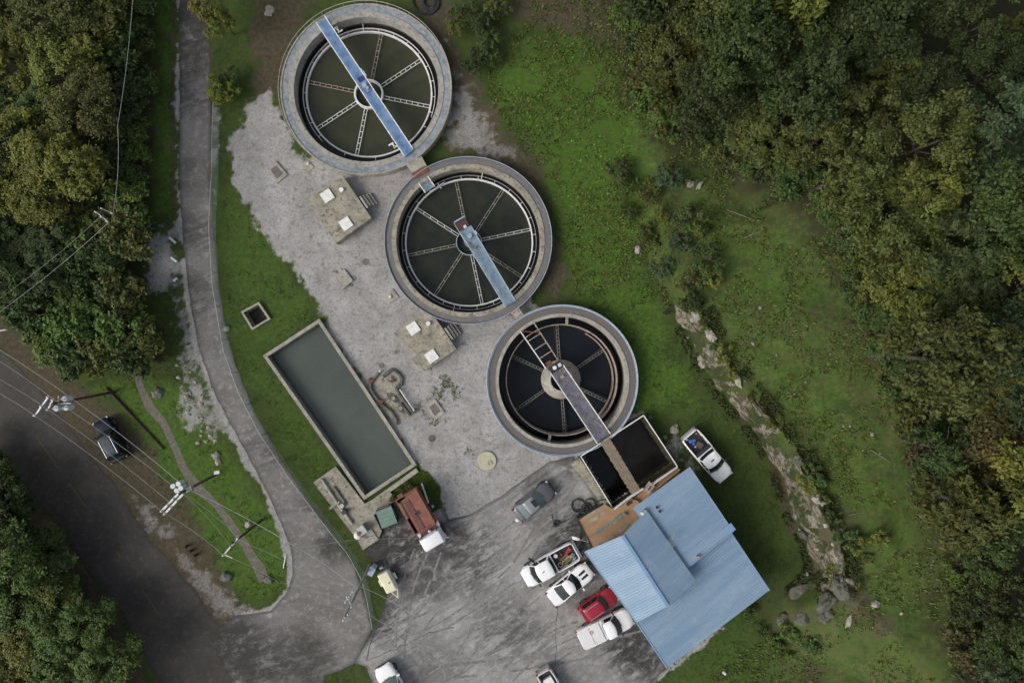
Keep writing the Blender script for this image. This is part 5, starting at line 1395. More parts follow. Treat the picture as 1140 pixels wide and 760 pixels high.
bl = [((905,655),1.7,'largest grey boulder of the rock pile at the lower end of the rock face',STONEG,1.2,.8),((888,672),1.1,'grey boulder left of the largest one in the rock pile',STONEG,1,.9),((893,688),.7,'mossy boulder at the lower end of the rock pile',STONEG,.8,1.1),
      ((922,668),1.0,'long grey boulder in the middle of the rock pile',STONEG,1.4,.7),((938,655),1.0,'dark grey boulder at the right of the rock pile',STONEG,1.3,.8),((918,683),.8,'small grey boulder low in the rock pile',STONEG,1,1),
      ((925,636),1.2,'grey boulder at the upper end of the rock pile below the pale rock face',STONEG,.8,1.2),((945,690),.38,'thin pale grey slab stone right of the rock pile',STONE,.5,1.8),((872,690),.6,'small grey stone at the left foot of the rock pile',STONEG,1,1),
      ((767,354),.85,'pale boulder at the top end of the rock face',STONE,1,1.1),((974,672),.4,'small pale rock right of the rock pile on the bank',STONE,1.2,.7),((751,478),.45,'pale rock beside the right corner of the dark basin',STONE,1,1),
      ((710,278),.35,'pale rock at the upper edge of the bright lawn',STONE,1,1),((768,205),.35,'pale rock among weeds on the slope, left of a pair',STONE,1,1),((779,207),.3,'pale rock among weeds on the slope, right of a pair',STONE,.7,1.4)]
for i, ((px, py), r, lab, mt, sx, sy) in enumerate(bl): rock_at(px, py, r*.95, lab, STONEB if mt is STONEG else mt, sx=sx, sy=sy, rz=i*1.3, seed=i+1, sink=.42 if r > .6 else .25)
rg = random.Random(11)
HILLP = [(800,250),(860,300),(930,360),(960,440),(985,520),(1010,600),(1010,700),(950,735),(900,560),(850,430),(790,330)]
def inpoly(x, y, poly):
    c_ = False; j = len(poly)-1
    for i in range(len(poly)):
        if (poly[i][1] > y) != (poly[j][1] > y) and x < (poly[j][0]-poly[i][0])*(y-poly[i][1])/(poly[j][1]-poly[i][1])+poly[i][0]: c_ = not c_
        j = i
    return c_
k = 0
smes = [rocky(.17, 1, .8, .6, s_, 2) for s_ in range(5)]
for mm_ in smes: mm_.materials.append(STONE)
while k < 30:
    x_, y_ = rg.uniform(790,1015), rg.uniform(250,740)
    if not inpoly(x_, y_, HILLP): continue
    o = bpy.data.objects.new('loose_stone', smes[k % 5]); col.objects.link(o); p = PG(x_, y_); o.location = (p.x,p.y,p.z+.03); s_ = rg.choice((.45,.5,.6,.7,1.1)); o.scale = (s_,s_,s_); o.rotation_euler = (0,0,rg.uniform(0,6))
    tag(o, 'small pale stone lying in the grass of the open hillside', 'stone', 'stones scattered on the hillside'); k += 1
k = 0
while k < 26:
    x_, y_ = rg.uniform(195,250), rg.uniform(400,500)
    if not (abs(x_-(205+(y_-400)*.28)) < 12): continue
    o = bpy.data.objects.new('loose_stone', smes[k % 5]); col.objects.link(o); p = PG(x_, y_); o.location = (p.x,p.y,p.z+.03); s_ = rg.choice((.6,.8,1,1.4)); o.scale = (s_,s_,s_)
    tag(o, 'small pale stone in the gravel left of the driveway bend', 'stone', 'stones beside the driveway bend'); k += 1
for (px, py), r, lab in (((176,437),.5,'dark mossy stump rock by the footpath'),((241,507),.35,'dark grey rock above a paler one in the grass island'),((243,514),.28,'pale grey rock below a darker one in the grass island'),((277,583),.3,'pinkish grey rock beside the footpath near the dark pole'),((252,642),.5,'dark low boulder at the lower tip of the grass island'),((299,645),.4,'dark rock at the lower end of the footpath'),((252,366),.3,'pale round rock left of the long basin, near the fence')):
    rock_at(px, py, r, lab, STONE if 'pale' in lab or 'pink' in lab else STONEG, seed=px)
for i, (px, py) in enumerate(((209,607),(214,612),(219,617))):
    a = P(px, py); o = MB().cyl((0,0), .13, 0, .7, 10).build('short_post', DARKWOOD, None, 30); o.location = a; tag(o, ('leftmost','middle','rightmost')[i]+' of three short dark posts along the shoulder of the old road', 'post')
a = P(12,368); t = thing('roadside_marker', 'small white board on posts at the left edge, above the old road', 'sign', (a.x,a.y,0), .2)
MB().box((0,0,1.0),(.9,.06,.5)).build('board', WHITE, t)
for x_ in (-.35,.35): MB().box((x_,.06,.5),(.08,.06,1.0)).build('post', GREYWOOD, t)
a = P(806,748); t = thing('ground_light', 'small white lamp with a thin rod on the lower right lawn', 'lamp', (a.x,a.y,0))
MB().cyl((0,0),.16,0,.35,12,.1).build('lamp_body', WHITE, t, 30); MB().tube([(0,0,.3),(-.2,.5,.9)],.02,5).build('rod', WHITE, t)
BRANCHM = mottled('dry_branch_bark', (.19,.175,.14), (.12,.105,.08), 4, None, .95)
for i, (a_, b_) in enumerate((((809,234),(840,246)),((826,266),(845,258)),((968,500),(990,514)),((943,573),(961,569)))):
    pa, pb = PG(*a_), PG(*b_); c = (pa+pb)/2; o = MB().tube([pa-c+Vector((0,0,.1)), pb-c+Vector((0,0,.12))], .045, 6, .02).build('fallen_branch', BRANCHM); o.location = c+Vector((0,0,.06))
    tag(o, ('long pale fallen branch on the upper hillside','short fallen branch below the long one on the upper hillside','thin fallen branch on the hillside at mid height near the right woods','pale fallen branch just right of the rock face')[i], 'branch')
for px, lab, z in (((285.0,9.5),'flat pale stone slab on bare soil left of the green tank', 0),):
    rock_at(px[0]+15, px[1]+3, .45, lab, STONE, sz=.25, seed=44)
for (px, py, lab, mt) in ((576,578,'crumpled pale rag on the lot below the grey sedan',CERAM),(613,576,'pale stone at the dark patch below the grey sedan',STONE),(619,582,'dark tyre piece below the grey sedan',RUBBER)):
    if mt is RUBBER: o = MB().ring(.15,.3,0,.18,20).build('tyre', RUBBER, None, 30); p = P(px,py); o.location = (p.x,p.y,.03); tag(o, lab, 'tyre')
    else: rock_at(px, py, .22, lab, mt, 'debris', 'debris', seed=px, sub=2)
# ------------------------------------------------------------------ the rock face behind the lawn
def resample(pts, step):
    out = []; 
    for i in range(len(pts)-1):
        a = Vector((*pts[i][:2],0)); b = Vector((*pts[i+1][:2],0)); n = max(1, int((b-a).length/step))
        for k in range(n):
            f = k/n; out.append((*a.lerp(b, f)[:2], pts[i][2]*(1-f)+pts[i+1][2]*f))
    out.append(pts[-1]); return out
t_ = NT('layered_rock')
_m = t_.mapping(R(56), (.40, 1.7, .9)); nR = t_.noise(.9, 6, .75, vec=_m, dist=.5); nS = t_.noise(3.2, 7, .8, vec=_m)
c_ = t_.mix(t_.ramp(nR, [(.36,0.),(.58,1.)]), (.24,.213,.158), (.34,.31,.25))
c_ = t_.mix(t_.ramp(nS, [(.47,0.),(.56,1.)]), c_, (.085,.072,.050))
c_ = t_.mix(t_.ramp(t_.noise(.5, 5, .7), [(.45,0.),(.52,1.)]), c_, (.044,.062,.018))
c_ = t_.mix(t_.ramp(t_.noise(1.6, 6, .75, dist=1.5), [(.52,0.),(.62,.9)]), c_, (.11,.088,.060))
t_.bump(t_.math('ADD', nS, t_.noise(14, 4, .7)), 1.0, .15)
ROCKM = t_.done(c_, .95, 0, .2)
def rockface(name, i0, i1, t0, t1):
    seg = resample([(CL[i][0], CL[i][1], CH[i]) for i in range(i0, i1+1)], .16); N = len(seg); M = 22
    V = []; F = []
    for i, (x, y, h) in enumerate(seg):
        a = seg[max(i-3, 0)]; b = seg[min(i+3, N-1)]; d = Vector((b[0]-a[0], b[1]-a[1], 0)).normalized(); nrm = Vector((-d.y, d.x, 0))
        if nrm.x < 0 and i0 < 12: nrm = -nrm if nrm.dot(Vector((1,.3,0))) < 0 else nrm
        endf = min(1, i/14, (N-1-i)/14)
        for k in range(M):
            f = k/(M-1)
            off = -.25+.95*f**1.25; z = h*(1.02*min(1, f*1.15)) - .12
            if f > .87: z = h*1.0-.02
            p = Vector((x, y, 0))+nrm*off; p.z = z*(.25+.75*endf)
            q = Vector((p.x*.8, p.y*.8, p.z*1.5))
            n = mnoise.noise(q)*.55+mnoise.noise(q*2.7)*.30+mnoise.cell(q*1.6)*.28+mnoise.noise(q*7)*.12
            step = .18*math.floor(p.z*2.2+mnoise.noise(q*.6)*1.2)/2.2
            p += nrm*mnoise.noise(Vector((p.x*.7,p.y*.7,f*.8)))*.9*(1 if f > .5 else .5)
            p -= nrm*(n*.8*math.sin(math.pi*min(1,f*1.05))*endf); p += nrm*step*.5*endf; p.z += mnoise.noise(q*1.9+Vector((9,9,9)))*.22*f
            V.append(p[:])
    for i in range(N-1):
        for k in range(M-1): F.append((i*M+k, (i+1)*M+k, (i+1)*M+k+1, i*M+k+1))
    me = np_mesh(name, np.array(V), np.array(F), ROCKM, smooth=False)
    o = bpy.data.objects.new(name, me); col.objects.link(o); o['kind'] = 'structure'; return o
rockface('rock_face', 6, 15, 0, 0)
gg = random.Random(77)
for i in range(22):
    s_ = gg.uniform(6.2, 14.6); k0 = int(s_); f = s_-k0; x = CL[k0][0]*(1-f)+CL[k0+1][0]*f; y = CL[k0][1]*(1-f)+CL[k0+1][1]*f; up = gg.random() < .5
    x += (.9 if up else -.2)+gg.uniform(-.2,.3); me = smes[i % 5] if gg.random() < .4 else rocky(gg.uniform(.3,.6), gg.uniform(.7,1.5), gg.uniform(.7,1.3), .7, 100+i)
    if not me.materials: me.materials.append(STONE if i % 3 else STONEB)
    o = bpy.data.objects.new('rock_chunk', me); col.objects.link(o); o.location = (x, y, hz(x, y)+.05); o.rotation_euler = (0,0,i)
    tag(o, 'rock chunk lying on the pale rock face behind the lawn', 'rock', 'rock chunks along the rock face')

# ------------------------------------------------------------------ foliage
def leafmat(name):
    t = NT(name)
    oi = t.n('ShaderNodeObjectInfo')
    v = t.attr('var')
    c = t.mix(1.0, oi.outputs['Color'], t.ramp(v, [(0,.55),(.5,.95),(.9,1.35),(1,1.6)]), 'MULTIPLY')
    c = t.mix(t.math('MULTIPLY', t.ramp(t.attr('tint'), [(.6,0.),(.9,1.)]), .6), c, t.mix(1.0, oi.outputs['Color'], (1.45,1.15,.7), 'MULTIPLY'))
    t.done(c, .65, 0, .2)
    return t.m
LEAFM = leafmat('leaves'); BARK = mottled('bark', (.075,.058,.042), (.045,.036,.028), 3, None, .95)
LITTERM = mottled('fallen_leaves', (.20,.13,.06), (.11,.08,.04), 2, None, .9)
def crown_mesh(name, seed, Rc, Hc, clumps, per, leaf, base, flat=.7, lob=.3, spiky=0.0, elong=1.0):
    g = np.random.default_rng(seed)
    C = []
    ph = g.random(6)*6.28
    while len(C) < clumps:
        d = g.normal(size=3); d /= np.linalg.norm(d); 
        if d[2] < -.55: continue
        az = math.atan2(d[1], d[0]); rad = (g.random()**.45)
        lobe = 1+lob*(math.sin(2*az+ph[0])*.4+math.sin(3*az+ph[1])*.5+math.sin(5*az+ph[2])*.3)+lob*.5*g.normal()*.5
        rad = .35+.65*rad
        C.append((d[0]*Rc*rad*lobe, d[1]*Rc*rad*lobe, base+Hc*(.5+.5*d[2]*rad*(1+.2*g.normal()))))
    C = np.array(C)
    # gather the leaf clumps round a dozen main limbs so the crown has lobes and gaps
    nl = max(5, int(clumps/22)); L = C[g.choice(clumps, nl, replace=False)]
    k = ((C[:,None,:]-L[None])**2*np.array([1,1,.5])).sum(2).argmin(1)
    pull = (.20+.25*g.random(clumps))[:,None]
    C = C*(1-pull)+L[k]*pull
    C[:,2] += (g.normal(size=nl)*Hc*.10)[k]
    cr = (.35+.9*g.random(clumps))*Rc*.19
    ci = np.repeat(np.arange(clumps), per); n = len(ci)
    d = g.normal(size=(n,3)); d /= np.linalg.norm(d, axis=1)[:,None]
    rr = g.random(n)**.55*(1+.35*g.normal(size=n))
    ctr = C[ci]+d*(cr[ci]*rr)[:,None]*np.array([1,1,flat])
    if spiky: ctr[:,2] -= spiky*rr*cr[ci]*.8
    # leaf quads facing roughly outwards and up
    nrm = d*.7+np.array([0,0,.8])+g.normal(size=(n,3))*.55; nrm /= np.linalg.norm(nrm, axis=1)[:,None]
    a = np.cross(nrm, g.normal(size=(n,3))); a /= np.linalg.norm(a, axis=1)[:,None]; b = np.cross(nrm, a)
    s = leaf*(.55+.9*g.random(n))[:,None]; e = elong
    V = np.stack([ctr-a*s*e, ctr-b*s*.55, ctr+a*s*e, ctr+b*s*.55], 1).reshape(-1,3)
    F = np.arange(4*n).reshape(n,4)
    cv = .22+.30*g.random(clumps)+(.28*g.random(nl))[k]
    var = np.clip(cv[ci]+.26*(g.random(n)-.5)+.10*(rr-.5)+.12*d[:,2]*0, 0, 1)
    tint = np.clip((g.random(clumps)**1.5)[ci]*.8+.35*(g.random(n)-.3), 0, 1)
    return np_mesh(name, V, F, LEAFM, {'var':('FACE',var),'tint':('FACE',tint)}, smooth=False)
def trunk_mesh(seed, h, r, Rc):
    g = random.Random(seed); m = MB(); lean = Vector((g.uniform(-.3,.3), g.uniform(-.3,.3), h))
    m.tube([(0,0,-.6), lean*.35, lean*.7+Vector((.1,-.1,0)), lean], r, 8, r*.35)
    for k in range(7):
        a = k*2.4+g.random(); s_ = lean*g.uniform(.35,.8); L_ = Rc*g.uniform(.5,.85)
        m.tube([s_, s_+Vector((math.cos(a)*L_*.5, math.sin(a)*L_*.5, h*.13)), s_+Vector((math.cos(a+.3)*L_, math.sin(a+.3)*L_, h*.22))], r*.36, 6, r*.08)
    o = m.build('trunk', BARK, None, 40); me = o.data; bpy.data.objects.remove(o); return me
PRO = {}
def proto(key, Rc, h, Hc, clumps, per, leaf, n=2, **k):
    PRO[key] = [(crown_mesh(f'{key}_crown', hash_(key)+i, Rc, Hc, clumps, per, leaf, h-Hc, **k), trunk_mesh(i+5, h*.85, Rc*.055+.05, Rc)) for i in range(n)]
def hash_(s): return sum(ord(c)*(i+3) for i, c in enumerate(s)) % 9999
proto('broad', 3.6, 11.0, 6.5, 300, 62, .135, 3, lob=.45)
proto('round', 2.6, 8.5, 5.0, 190, 60, .12, 3, lob=.55)
proto('feathery', 3.0, 9.0, 5.0, 250, 55, .125, 2, flat=.55, lob=.5, spiky=.6, elong=1.4)
proto('bush', 1.5, 2.2, 1.8, 90, 50, .085, 3, lob=.5)
proto('weed', .75, .8, .7, 26, 40, .075, 3, lob=.6, elong=1.6)
proto('vine', 2.0, 3.0, 2.2, 130, 42, .14, 2, lob=.4, flat=.6)
def tree(name, kind, px, zc, col_, label, cat, group, scale=1.0, sz=None, rz=None, v=None):
    """zc: height of the crown's middle above the ground; px: where the photo shows the crown"""
    p = PG(*px); g0 = p.z
    for _ in range(3):
        q = P(*px, g0+zc*scale); g0 = hz(q.x, q.y)
    v = rt.randrange(len(PRO[kind])) if v is None else v
    cm, tm = PRO[kind][v]
    rz = rt.uniform(0, 6.28) if rz is None else rz
    t = thing(name, label, cat, (q.x, q.y, g0), rz, group)
    s_ = scale; t.scale = (s_, s_, s_*(sz or 1))
    for nm, me in (('crown', cm), ('trunk', tm)):
        o = bpy.data.objects.new(nm, me); col.objects.link(o); o.parent = t
        if nm == 'crown': j = rt.uniform(.88,1.12)*(.84 if 'right woods' in label or 'lower left' in label else 1); o.color = (col_[0]*j*rt.uniform(.92,1.08), col_[1]*j, col_[2]*j, 1)  # right woods darkened in leaf colour for lens vignette; lower left simply duller
    return t
rt = random.Random(23)
HUES = {'dark green':(.036,.052,.016),'deep green':(.046,.074,.020),'olive':(.068,.080,.020),'brownish olive':(.064,.060,.022),'yellow green':(.110,.125,.024),
        'golden':(.105,.100,.024),'russet':(.085,.055,.026),'blue green':(.050,.080,.036),'fresh green':(.068,.112,.022)}
def at_words(px, py):
    return f'{px/11.4:.0f}% across, {py/7.6:.0f}% down'
placed = []
def scatter(poly, mind, kinds, hue_fn, names, group, place, zcs, tries=2500, xr=None, yr=None, extra=None, szr=(.8,1.2)):
    xs_ = [p[0] for p in poly]; ys_ = [p[1] for p in poly]; loc = []
    xr = xr or (max(-60, min(xs_)), min(1210, max(xs_))); yr = yr or (max(-60, min(ys_)), min(830, max(ys_)))
    for _ in range(tries):
        x, y = rt.uniform(*xr), rt.uniform(*yr)
        if not inpoly(x, y, poly): continue
        md = mind*rt.uniform(.85,1.15)
        if any((x-a)**2+(y-b)**2 < md*md for a, b in loc): continue
        loc.append((x, y)); hue, k, sc_ = hue_fn(x, y)
        inside = 0 <= x <= 1140 and 0 <= y <= 760
        xx, yy = x/11.4, y/7.6
        lab = f'{hue} {names}, {xx:.0f}% across, {yy:.0f}% down the photo' if inside else f'{hue} {names}, beyond the photo edge, {xx:.0f}% across, {yy:.0f}% down'
        z_ = rt.uniform(*szr); tree(group[0], k, (x, y), zcs*z_, HUES[hue], lab, group[1], group[2], sc_, z_)
    return loc
def right_hue(x, y):
    n = float(fbm(np.array([x*.012]), np.array([y*.012]), 1, 2, 40)[0])
    if y < 150 and x < 860: h = rt.choice(('olive','dark green','dark green','deep green'))
    elif x < 1010 and 200 < y < 440: h = rt.choice(('olive','olive','yellow green','deep green'))
    elif x > 1080 and 110 < y < 230: h = 'blue green'
    elif 150 < y < 260 and x < 1080: h = rt.choice(('golden','olive','olive'))
    elif y > 600: h = rt.choice(('deep green','blue green','dark green'))
    elif 360 < y < 600: h = rt.choice(('deep green','olive','brownish olive','blue green','deep green'))
    else: h = rt.choice(('dark green','deep green','dark green','olive'))
    if rt.random() < .03: h = 'russet'
    if rt.random() < .12: h = 'yellow green'
    return h, rt.choice(('broad','round','broad','feathery')), rt.uniform(.72,1.2)
RT = [(705,-60),(745,10),(745,70),(770,120),(815,130),(860,165),(925,215),(960,270),(980,330),(1010,390),(1040,455),(1050,510),(1075,575),(1100,650),(1085,720),(1110,800),(1260,850),(1260,-80)]
scatter(RT, 52, None, right_hue, 'tree in the right woods', ('forest_tree','tree','trees of the right hand woods'), '', 7.5, 3500, szr=(.62,1.3))
EDGE = [(692,20),(712,75),(722,125),(755,150),(800,158),(845,182),(895,222),(925,262),(944,305),(958,350),(985,400),(1008,450),(1022,500),(1040,560),(1062,620),(1055,690),(1070,750)]
k_ = 0
for i in range(len(EDGE)-1):
    for f in (0,.25,.5,.75):
        for off in (10, 42):
            x = EDGE[i][0]*(1-f)+EDGE[i+1][0]*f+off+rt.uniform(-8,8); y = EDGE[i][1]*(1-f)+EDGE[i+1][1]*f-off*.35+rt.uniform(-8,8)
            if off == 42 and f in (.25,.75): continue
            hue = rt.choice(('dark green','deep green','olive','olive','fresh green','brownish olive')); s_ = rt.uniform(.6,1.2)
            tree('woodland_edge_shrub', rt.choice(('bush','vine','bush')), (x, y), 1.2, HUES[hue], f'{hue} shrub at the edge of the right woods, {x/11.4:.0f}% across, {y/7.6:.0f}% down', 'shrub', 'shrubs along the edge of the right woods', s_)
RIGHT_DIM = .84
def left_hue(x, y):
    if y < 110 and x < 125: h = rt.choice(('golden','yellow green','olive'))
    elif y < 230: h = rt.choice(('olive','yellow green','deep green'))
    else: h = rt.choice(('deep green','dark green','fresh green','olive'))
    return h, rt.choice(('broad','round','feathery')), rt.uniform(.75,1.05)
scatter([(-60,-60),(98,-60),(100,120),(85,200),(60,240),(60,300),(20,322),(-60,320)], 44, None, left_hue, 'tree in the upper left woods', ('forest_tree','tree','trees of the upper left woods'), '', 7.0, 2500, szr=(.5,.8))
def low_hue(x, y): return rt.choice(('deep green','deep green','fresh green','dark green')), rt.choice(('vine','vine','bush')), rt.uniform(.85,1.2)
scatter([(112,-60),(156,-60),(155,120),(150,235),(140,250),(100,225),(108,120)], 22, None, low_hue, 'shrub left of the driveway', ('vine_covered_shrub','shrub','shrubs left of the driveway'), '', 1.6, 2500)
scatter([(80,245),(132,255),(140,330),(158,378),(140,400),(100,402),(62,392),(22,352),(10,335),(50,325)], 24, None, lambda x, y: (rt.choice(('deep green','deep green','olive','fresh green')), 'vine', rt.uniform(.95,1.25)), 'thicket shrub above the grass island', ('thicket_shrub','shrub','shrubs of the thicket above the grass island'), '', 2.0, 2500)
for (px, k, s_, hue, lab) in (((60,392),'bush',1.0,'olive','olive bush at the lower left end of the thicket'),((118,398),'bush',.9,'dark green','dark green bush at the bottom of the thicket'),((178,395),'bush',.6,'brownish olive','brownish bush at the head of the footpath')):
    tree('bush', k, px, 1.4, HUES[hue], lab, 'bush', None, s_)
def bl_hue(x, y): return rt.choice(('yellow green','fresh green','fresh green','yellow green' if y > 640 else 'deep green')), rt.choice(('feathery','broad')), rt.uniform(.75,1.0)
scatter([(-60,520),(-10,545),(30,600),(75,650),(95,700),(125,755),(120,840),(-60,840)], 42, None, bl_hue, 'tree in the lower left corner', ('forest_tree','tree','trees of the lower left corner'), '', 7.0, 2500, szr=(.45,.7))
for (px, k, s_, hue, zc, lab) in (((232,5),'round',.62,'golden',6,'yellow green tree overhanging the top end of the driveway'),((248,25),'round',.5,'yellow green',5,'smaller yellow green tree just below the one at the top of the driveway'),((240,96),'bush',1.0,'yellow green',2.4,'yellow green shrub at the upper end of the chain link fence'),
        ((254,88),'bush',.7,'deep green',1.6,'green shrub right of the yellow green one at the upper end of the fence')):
    tree('roadside_tree' if k == 'round' else 'roadside_shrub', k, px, zc, HUES[hue], lab, 'tree' if k == 'round' else 'shrub', None, s_)
def clump(pts, label_f, hues, kind='bush', sc_=(.5,1.0), name='shrub', cat='shrub', group=None, zc=1.0):
    for i, px in enumerate(pts):
        hue = hues[i % len(hues)]; tree(name, kind, px, zc, HUES[hue], f'{hue} {label_f}, {at_words(*px)}', cat, group, rt.uniform(*sc_))
clump([(520,12),(540,30),(508,25),(545,55),(530,70),(552,8)], 'weedy shrub right of the hose coil', ('deep green','dark green','olive'), sc_=(.7,1.1), group='weedy shrubs by the green tank')
clump([(700,205),(722,215),(745,200),(735,240),(700,235),(765,245),(720,262),(755,270),(778,255),(690,190),(785,290),(765,312),(740,300),(795,310),(770,335)], 'weedy shrub on the bank above the rock face', ('deep green','olive','blue green','yellow green','dark green'), sc_=(.55,1.1), group='weedy shrubs on the bank')
clump([(905,540),(915,552),(900,562),(955,605),(965,620),(940,597),(938,640),(948,655),(795,385),(815,415),(832,440),(785,360),(805,395),(862,470),(890,520),(980,598)], 'low weeds along the rock face', ('yellow green','olive','deep green'), 'weed', (.7,1.5), 'weed_clump', 'weeds', 'weed clumps along the rock face', .4)
clump([(848,700),(862,712),(835,680),(880,705),(905,715),(870,725)], 'low weeds by the rock pile', ('deep green','fresh green'), 'weed', (.8,1.6), 'weed_clump', 'weeds', 'weed clumps by the rock pile', .4)
clump([(447,546),(455,540),(440,553)], 'low weeds below the long basin', ('olive',), 'weed', (.4,.7), 'weed_clump', 'weeds', 'weed clumps below the long basin', .3)
clump([], 'sparse low weeds in the gravel yard', ('olive',), 'weed', (.35,.6), 'weed_clump', 'weeds', 'weed clumps in the gravel yard', .2)
# ground cover: grass tufts and weeds nobody could count
def tufts(name, pts, w, h, colr, seed, kind='stuff', per=5):
    g = np.random.default_rng(seed); n = len(pts); c0 = np.repeat(pts, per, 0); N = len(c0)
    c0 = c0+np.stack([g.normal(size=N)*w*.8, g.normal(size=N)*w*.8, np.zeros(N)], 1)
    a = g.random(N)*6.28; d = np.stack([np.cos(a), np.sin(a), np.zeros(N)], 1); s = (w*(.5+g.random(N)))[:,None]; hh = (h*(.4+g.random(N)))[:,None]
    tip = c0+d*s*1.2+np.array([0,0,1])*hh; side = np.cross(d, [0,0,1])*s*.38
    V = np.stack([c0-side, c0+side, tip+side*.5+[0,0,.0], tip-side*.5], 1).reshape(-1,3); F = np.arange(4*N).reshape(N,4)
    var = np.repeat(g.random(n), per)*.6+g.random(N)*.3
    me = np_mesh(name, V, F, LEAFM, {'var':('FACE',var),'tint':('FACE',np.repeat(g.random(n)**2, per))}, smooth=False)
    o = bpy.data.objects.new(name, me); col.objects.link(o); o.color = (*colr,1); o['kind'] = kind; return o
g = np.random.default_rng(5)
PATCH = [(462,524),(476,526),(489,543),(491,564),(481,570),(468,548),(450,554),(440,554)]
X = g.uniform(-12,-5,9000); Y = g.uniform(-17,-10,9000); k = sdf_px(X, Y, PATCH) > 0
tufts('truck_side_grass', np.stack([X[k], Y[k], 0*X[k]], 1), .07, .10, (.075,.12,.022), 9)
X = g.uniform(-20,0,30000); Y = g.uniform(-12,8,30000); ctrs = [P(497,430),P(490,436),(P(503,438)),P(486,470),P(377,301),P(389,311),P(470,455),P(340,250),P(520,500),P(505,530)]
dd = np.min([np.hypot(X-q.x, Y-q.y)/(1.3 if i < 3 else .7) for i, q in enumerate(ctrs)], 0); k = (g.random(30000) < np.exp(-dd**2*2.2)*.30) & (fbm(X, Y, 1.5, 2, 77) > -.05)
tufts('gravel_weeds', np.stack([X[k], Y[k], 0*X[k]+.01], 1), .09, .08, (.10,.115,.05), 12)
for px in ((-5,520),(8,545),(22,575),(-15,505),(40,610),(52,630)):
    tree('undergrowth_shrub', 'vine', px, 1.3, HUES['deep green'], f'dark shrub at the lower left forest edge, {px[0]/11.4:.0f}% across, {px[1]/7.6:.0f}% down', 'shrub', 'shrubs at the lower left forest edge', 1.0)
def sample(n, polys, not_polys=(), z0=0.):
    X = g.uniform(-50, 52, n); Y = g.uniform(-33, 33, n); k = np.zeros(n, bool)
    for p in polys: k |= sdf_px(X, Y, p) > 0
    for p in not_polys: k &= sdf_px(X, Y, p) < 0
    X, Y = X[k], Y[k]
    for (x, y, r, z) in TC:
        kk = np.hypot(X-x, Y-y) > r+.1; X, Y = X[kk], Y[kk]
    return X, Y
HILLZ = [(560,-20),(740,-20),(745,140),(850,170),(960,300),(1010,450),(1060,600),(1070,780),(760,780),(850,705),(905,660),(925,612),(880,520),(810,420),(755,340),(640,330),(600,200),(540,100)]
X, Y = sample(60000, [HILLZ]); dens = fbm(X, Y, .35, 4, 50) > -.02; X, Y = X[dens], Y[dens]
tufts('hillside_grass', np.stack([X, Y, height(X, Y)], 1), .11, .16, (.078,.104,.024), 3)
LAWN = [(250,215),(262,210),(284,242),(315,290),(345,335),(350,352),(290,392),(400,562),(350,540),(300,470),(262,390),(248,320)]
ISL = [(90,430),(150,405),(200,400),(235,490),(290,560),(316,612),(316,650),(290,672),(255,650),(190,560),(140,480)]
LAWN2 = [(715,455),(640,340),(700,280),(752,345),(800,430),(850,490),(880,560),(905,610),(860,665),(835,700),(825,780),(705,780),(760,725),(860,660),(770,520),(760,515)]
VERGE = [(170,-20),(196,-20),(196,240),(172,240)]
t_s = g.random(5200)*9.2+6; k0 = t_s.astype(int).clip(0, len(CL)-2); f = t_s-k0; CLA = np.array(CL); X = CLA[k0,0]*(1-f)+CLA[k0+1,0]*f; Y = CLA[k0,1]*(1-f)+CLA[k0+1,1]*f
sgn = g.random(5200) < .90; X = X+np.where(sgn, 1.05+.5*g.random(5200)**2*2, -.75-.25*g.random(5200)); Y = Y+np.where(sgn, .45, -.3); k = fbm(X, Y, .8, 3, 91) > -.06
tufts('bank_grass', np.stack([X, Y, height(X, Y)+.05], 1)[k], .14, .26, (.050,.064,.022), 31)
X, Y = sample(60000, [LAWN, ISL, LAWN2, VERGE, [(362,750),(395,740),(412,760),(350,790)], [(362,565),(395,606),(424,640),(422,685),(410,690),(398,640)]], [[(147,404),(160,408),(296,632),(290,650),(225,560),(160,460)], BASIN, PIT]); dens = fbm(X, Y, .6, 3, 52) > -.05; X, Y = X[dens], Y[dens]
tufts('lawn_grass', np.stack([X, Y, height(X, Y)+.0], 1), .07, .08, (.050,.080,.017), 4, per=4)
X, Y = sample(26000, [[(560,60),(700,60),(735,160),(700,230),(720,290),(640,280),(600,200),(545,110)]]); dens = fbm(X, Y, .5, 4, 57) > .0; X, Y = X[dens], Y[dens]
tufts('lush_weeds', np.stack([X, Y, height(X, Y)], 1), .12, .12, (.090,.155,.024), 6)
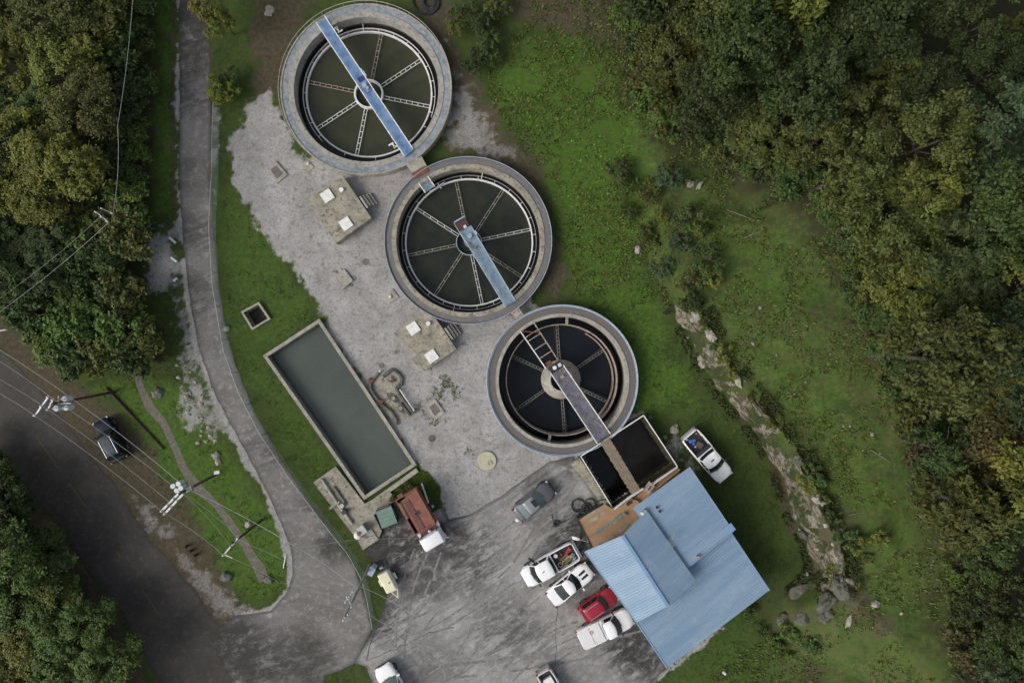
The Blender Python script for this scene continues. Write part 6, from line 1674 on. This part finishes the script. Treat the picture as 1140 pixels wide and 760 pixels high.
# fallen leaves along edges
X, Y = sample(9000, [[(560,-20),(750,-20),(745,140),(690,110),(600,20)],[(186,-20),(202,-20),(204,240),(200,330),(186,330)],[(850,170),(960,300),(1010,450),(1060,600),(1040,620),(930,350),(850,230)],[(40,400),(140,470),(250,650),(240,690),(140,540),(60,430)]])
N = len(X); a = g.random(N)*6.28; s = .05+.06*g.random(N); Z = height(X, Y)+.03
c0 = np.stack([X, Y, Z], 1); d = np.stack([np.cos(a), np.sin(a), .2*g.normal(size=N)], 1)*s[:,None]; e = np.stack([-np.sin(a), np.cos(a), .2*g.normal(size=N)], 1)*s[:,None]*.6
me = np_mesh('fallen_leaves', np.stack([c0-d, c0-e, c0+d, c0+e], 1).reshape(-1,3), np.arange(4*N).reshape(N,4), LITTERM, smooth=False)
o = bpy.data.objects.new('fallen_leaves', me); col.objects.link(o); o['kind'] = 'stuff'

# ------------------------------------------------------------------ light, sky, camera
w = bpy.data.worlds.new('World'); sc.world = w; w.use_nodes = True
nt = w.node_tree; bg = nt.nodes['Background']; sky = nt.nodes.new('ShaderNodeTexSky'); sky.sky_type = 'NISHITA'; sky.sun_disc = False
EL, AZ = R(38), R(247)
sky.sun_elevation = EL; sky.sun_rotation = AZ; sky.air_density = 1.0; sky.dust_density = 4.0; sky.ozone_density = 1.0
hs = nt.nodes.new('ShaderNodeHueSaturation'); hs.inputs['Saturation'].default_value = .5; nt.links.new(sky.outputs[0], hs.inputs['Color']); nt.links.new(hs.outputs[0], bg.inputs[0]); bg.inputs[1].default_value = .122
sun = bpy.data.lights.new('sun', 'SUN'); sun.energy = 1.15; sun.angle = R(34); sun.color = (1,.97,.93)
so = bpy.data.objects.new('sun', sun); col.objects.link(so)
dv = Vector((math.sin(AZ)*math.cos(EL), math.cos(AZ)*math.cos(EL), math.sin(EL)))
so.rotation_euler = dv.to_track_quat('Z', 'Y').to_euler(); so.location = (0,0,50)
cam = bpy.data.cameras.new('camera'); cam.sensor_width = 36; cam.lens = 36*H/(1140/S); cam.clip_end = 2000; cam.clip_start = .5
co = bpy.data.objects.new('camera', cam); col.objects.link(co); co.location = (0,0,H); co.rotation_euler = (0,0,0); sc.camera = co
sc.view_settings.view_transform = 'Standard'; sc.view_settings.look = 'None'; sc.view_settings.gamma = 1; sc.view_settings.exposure = 0.5
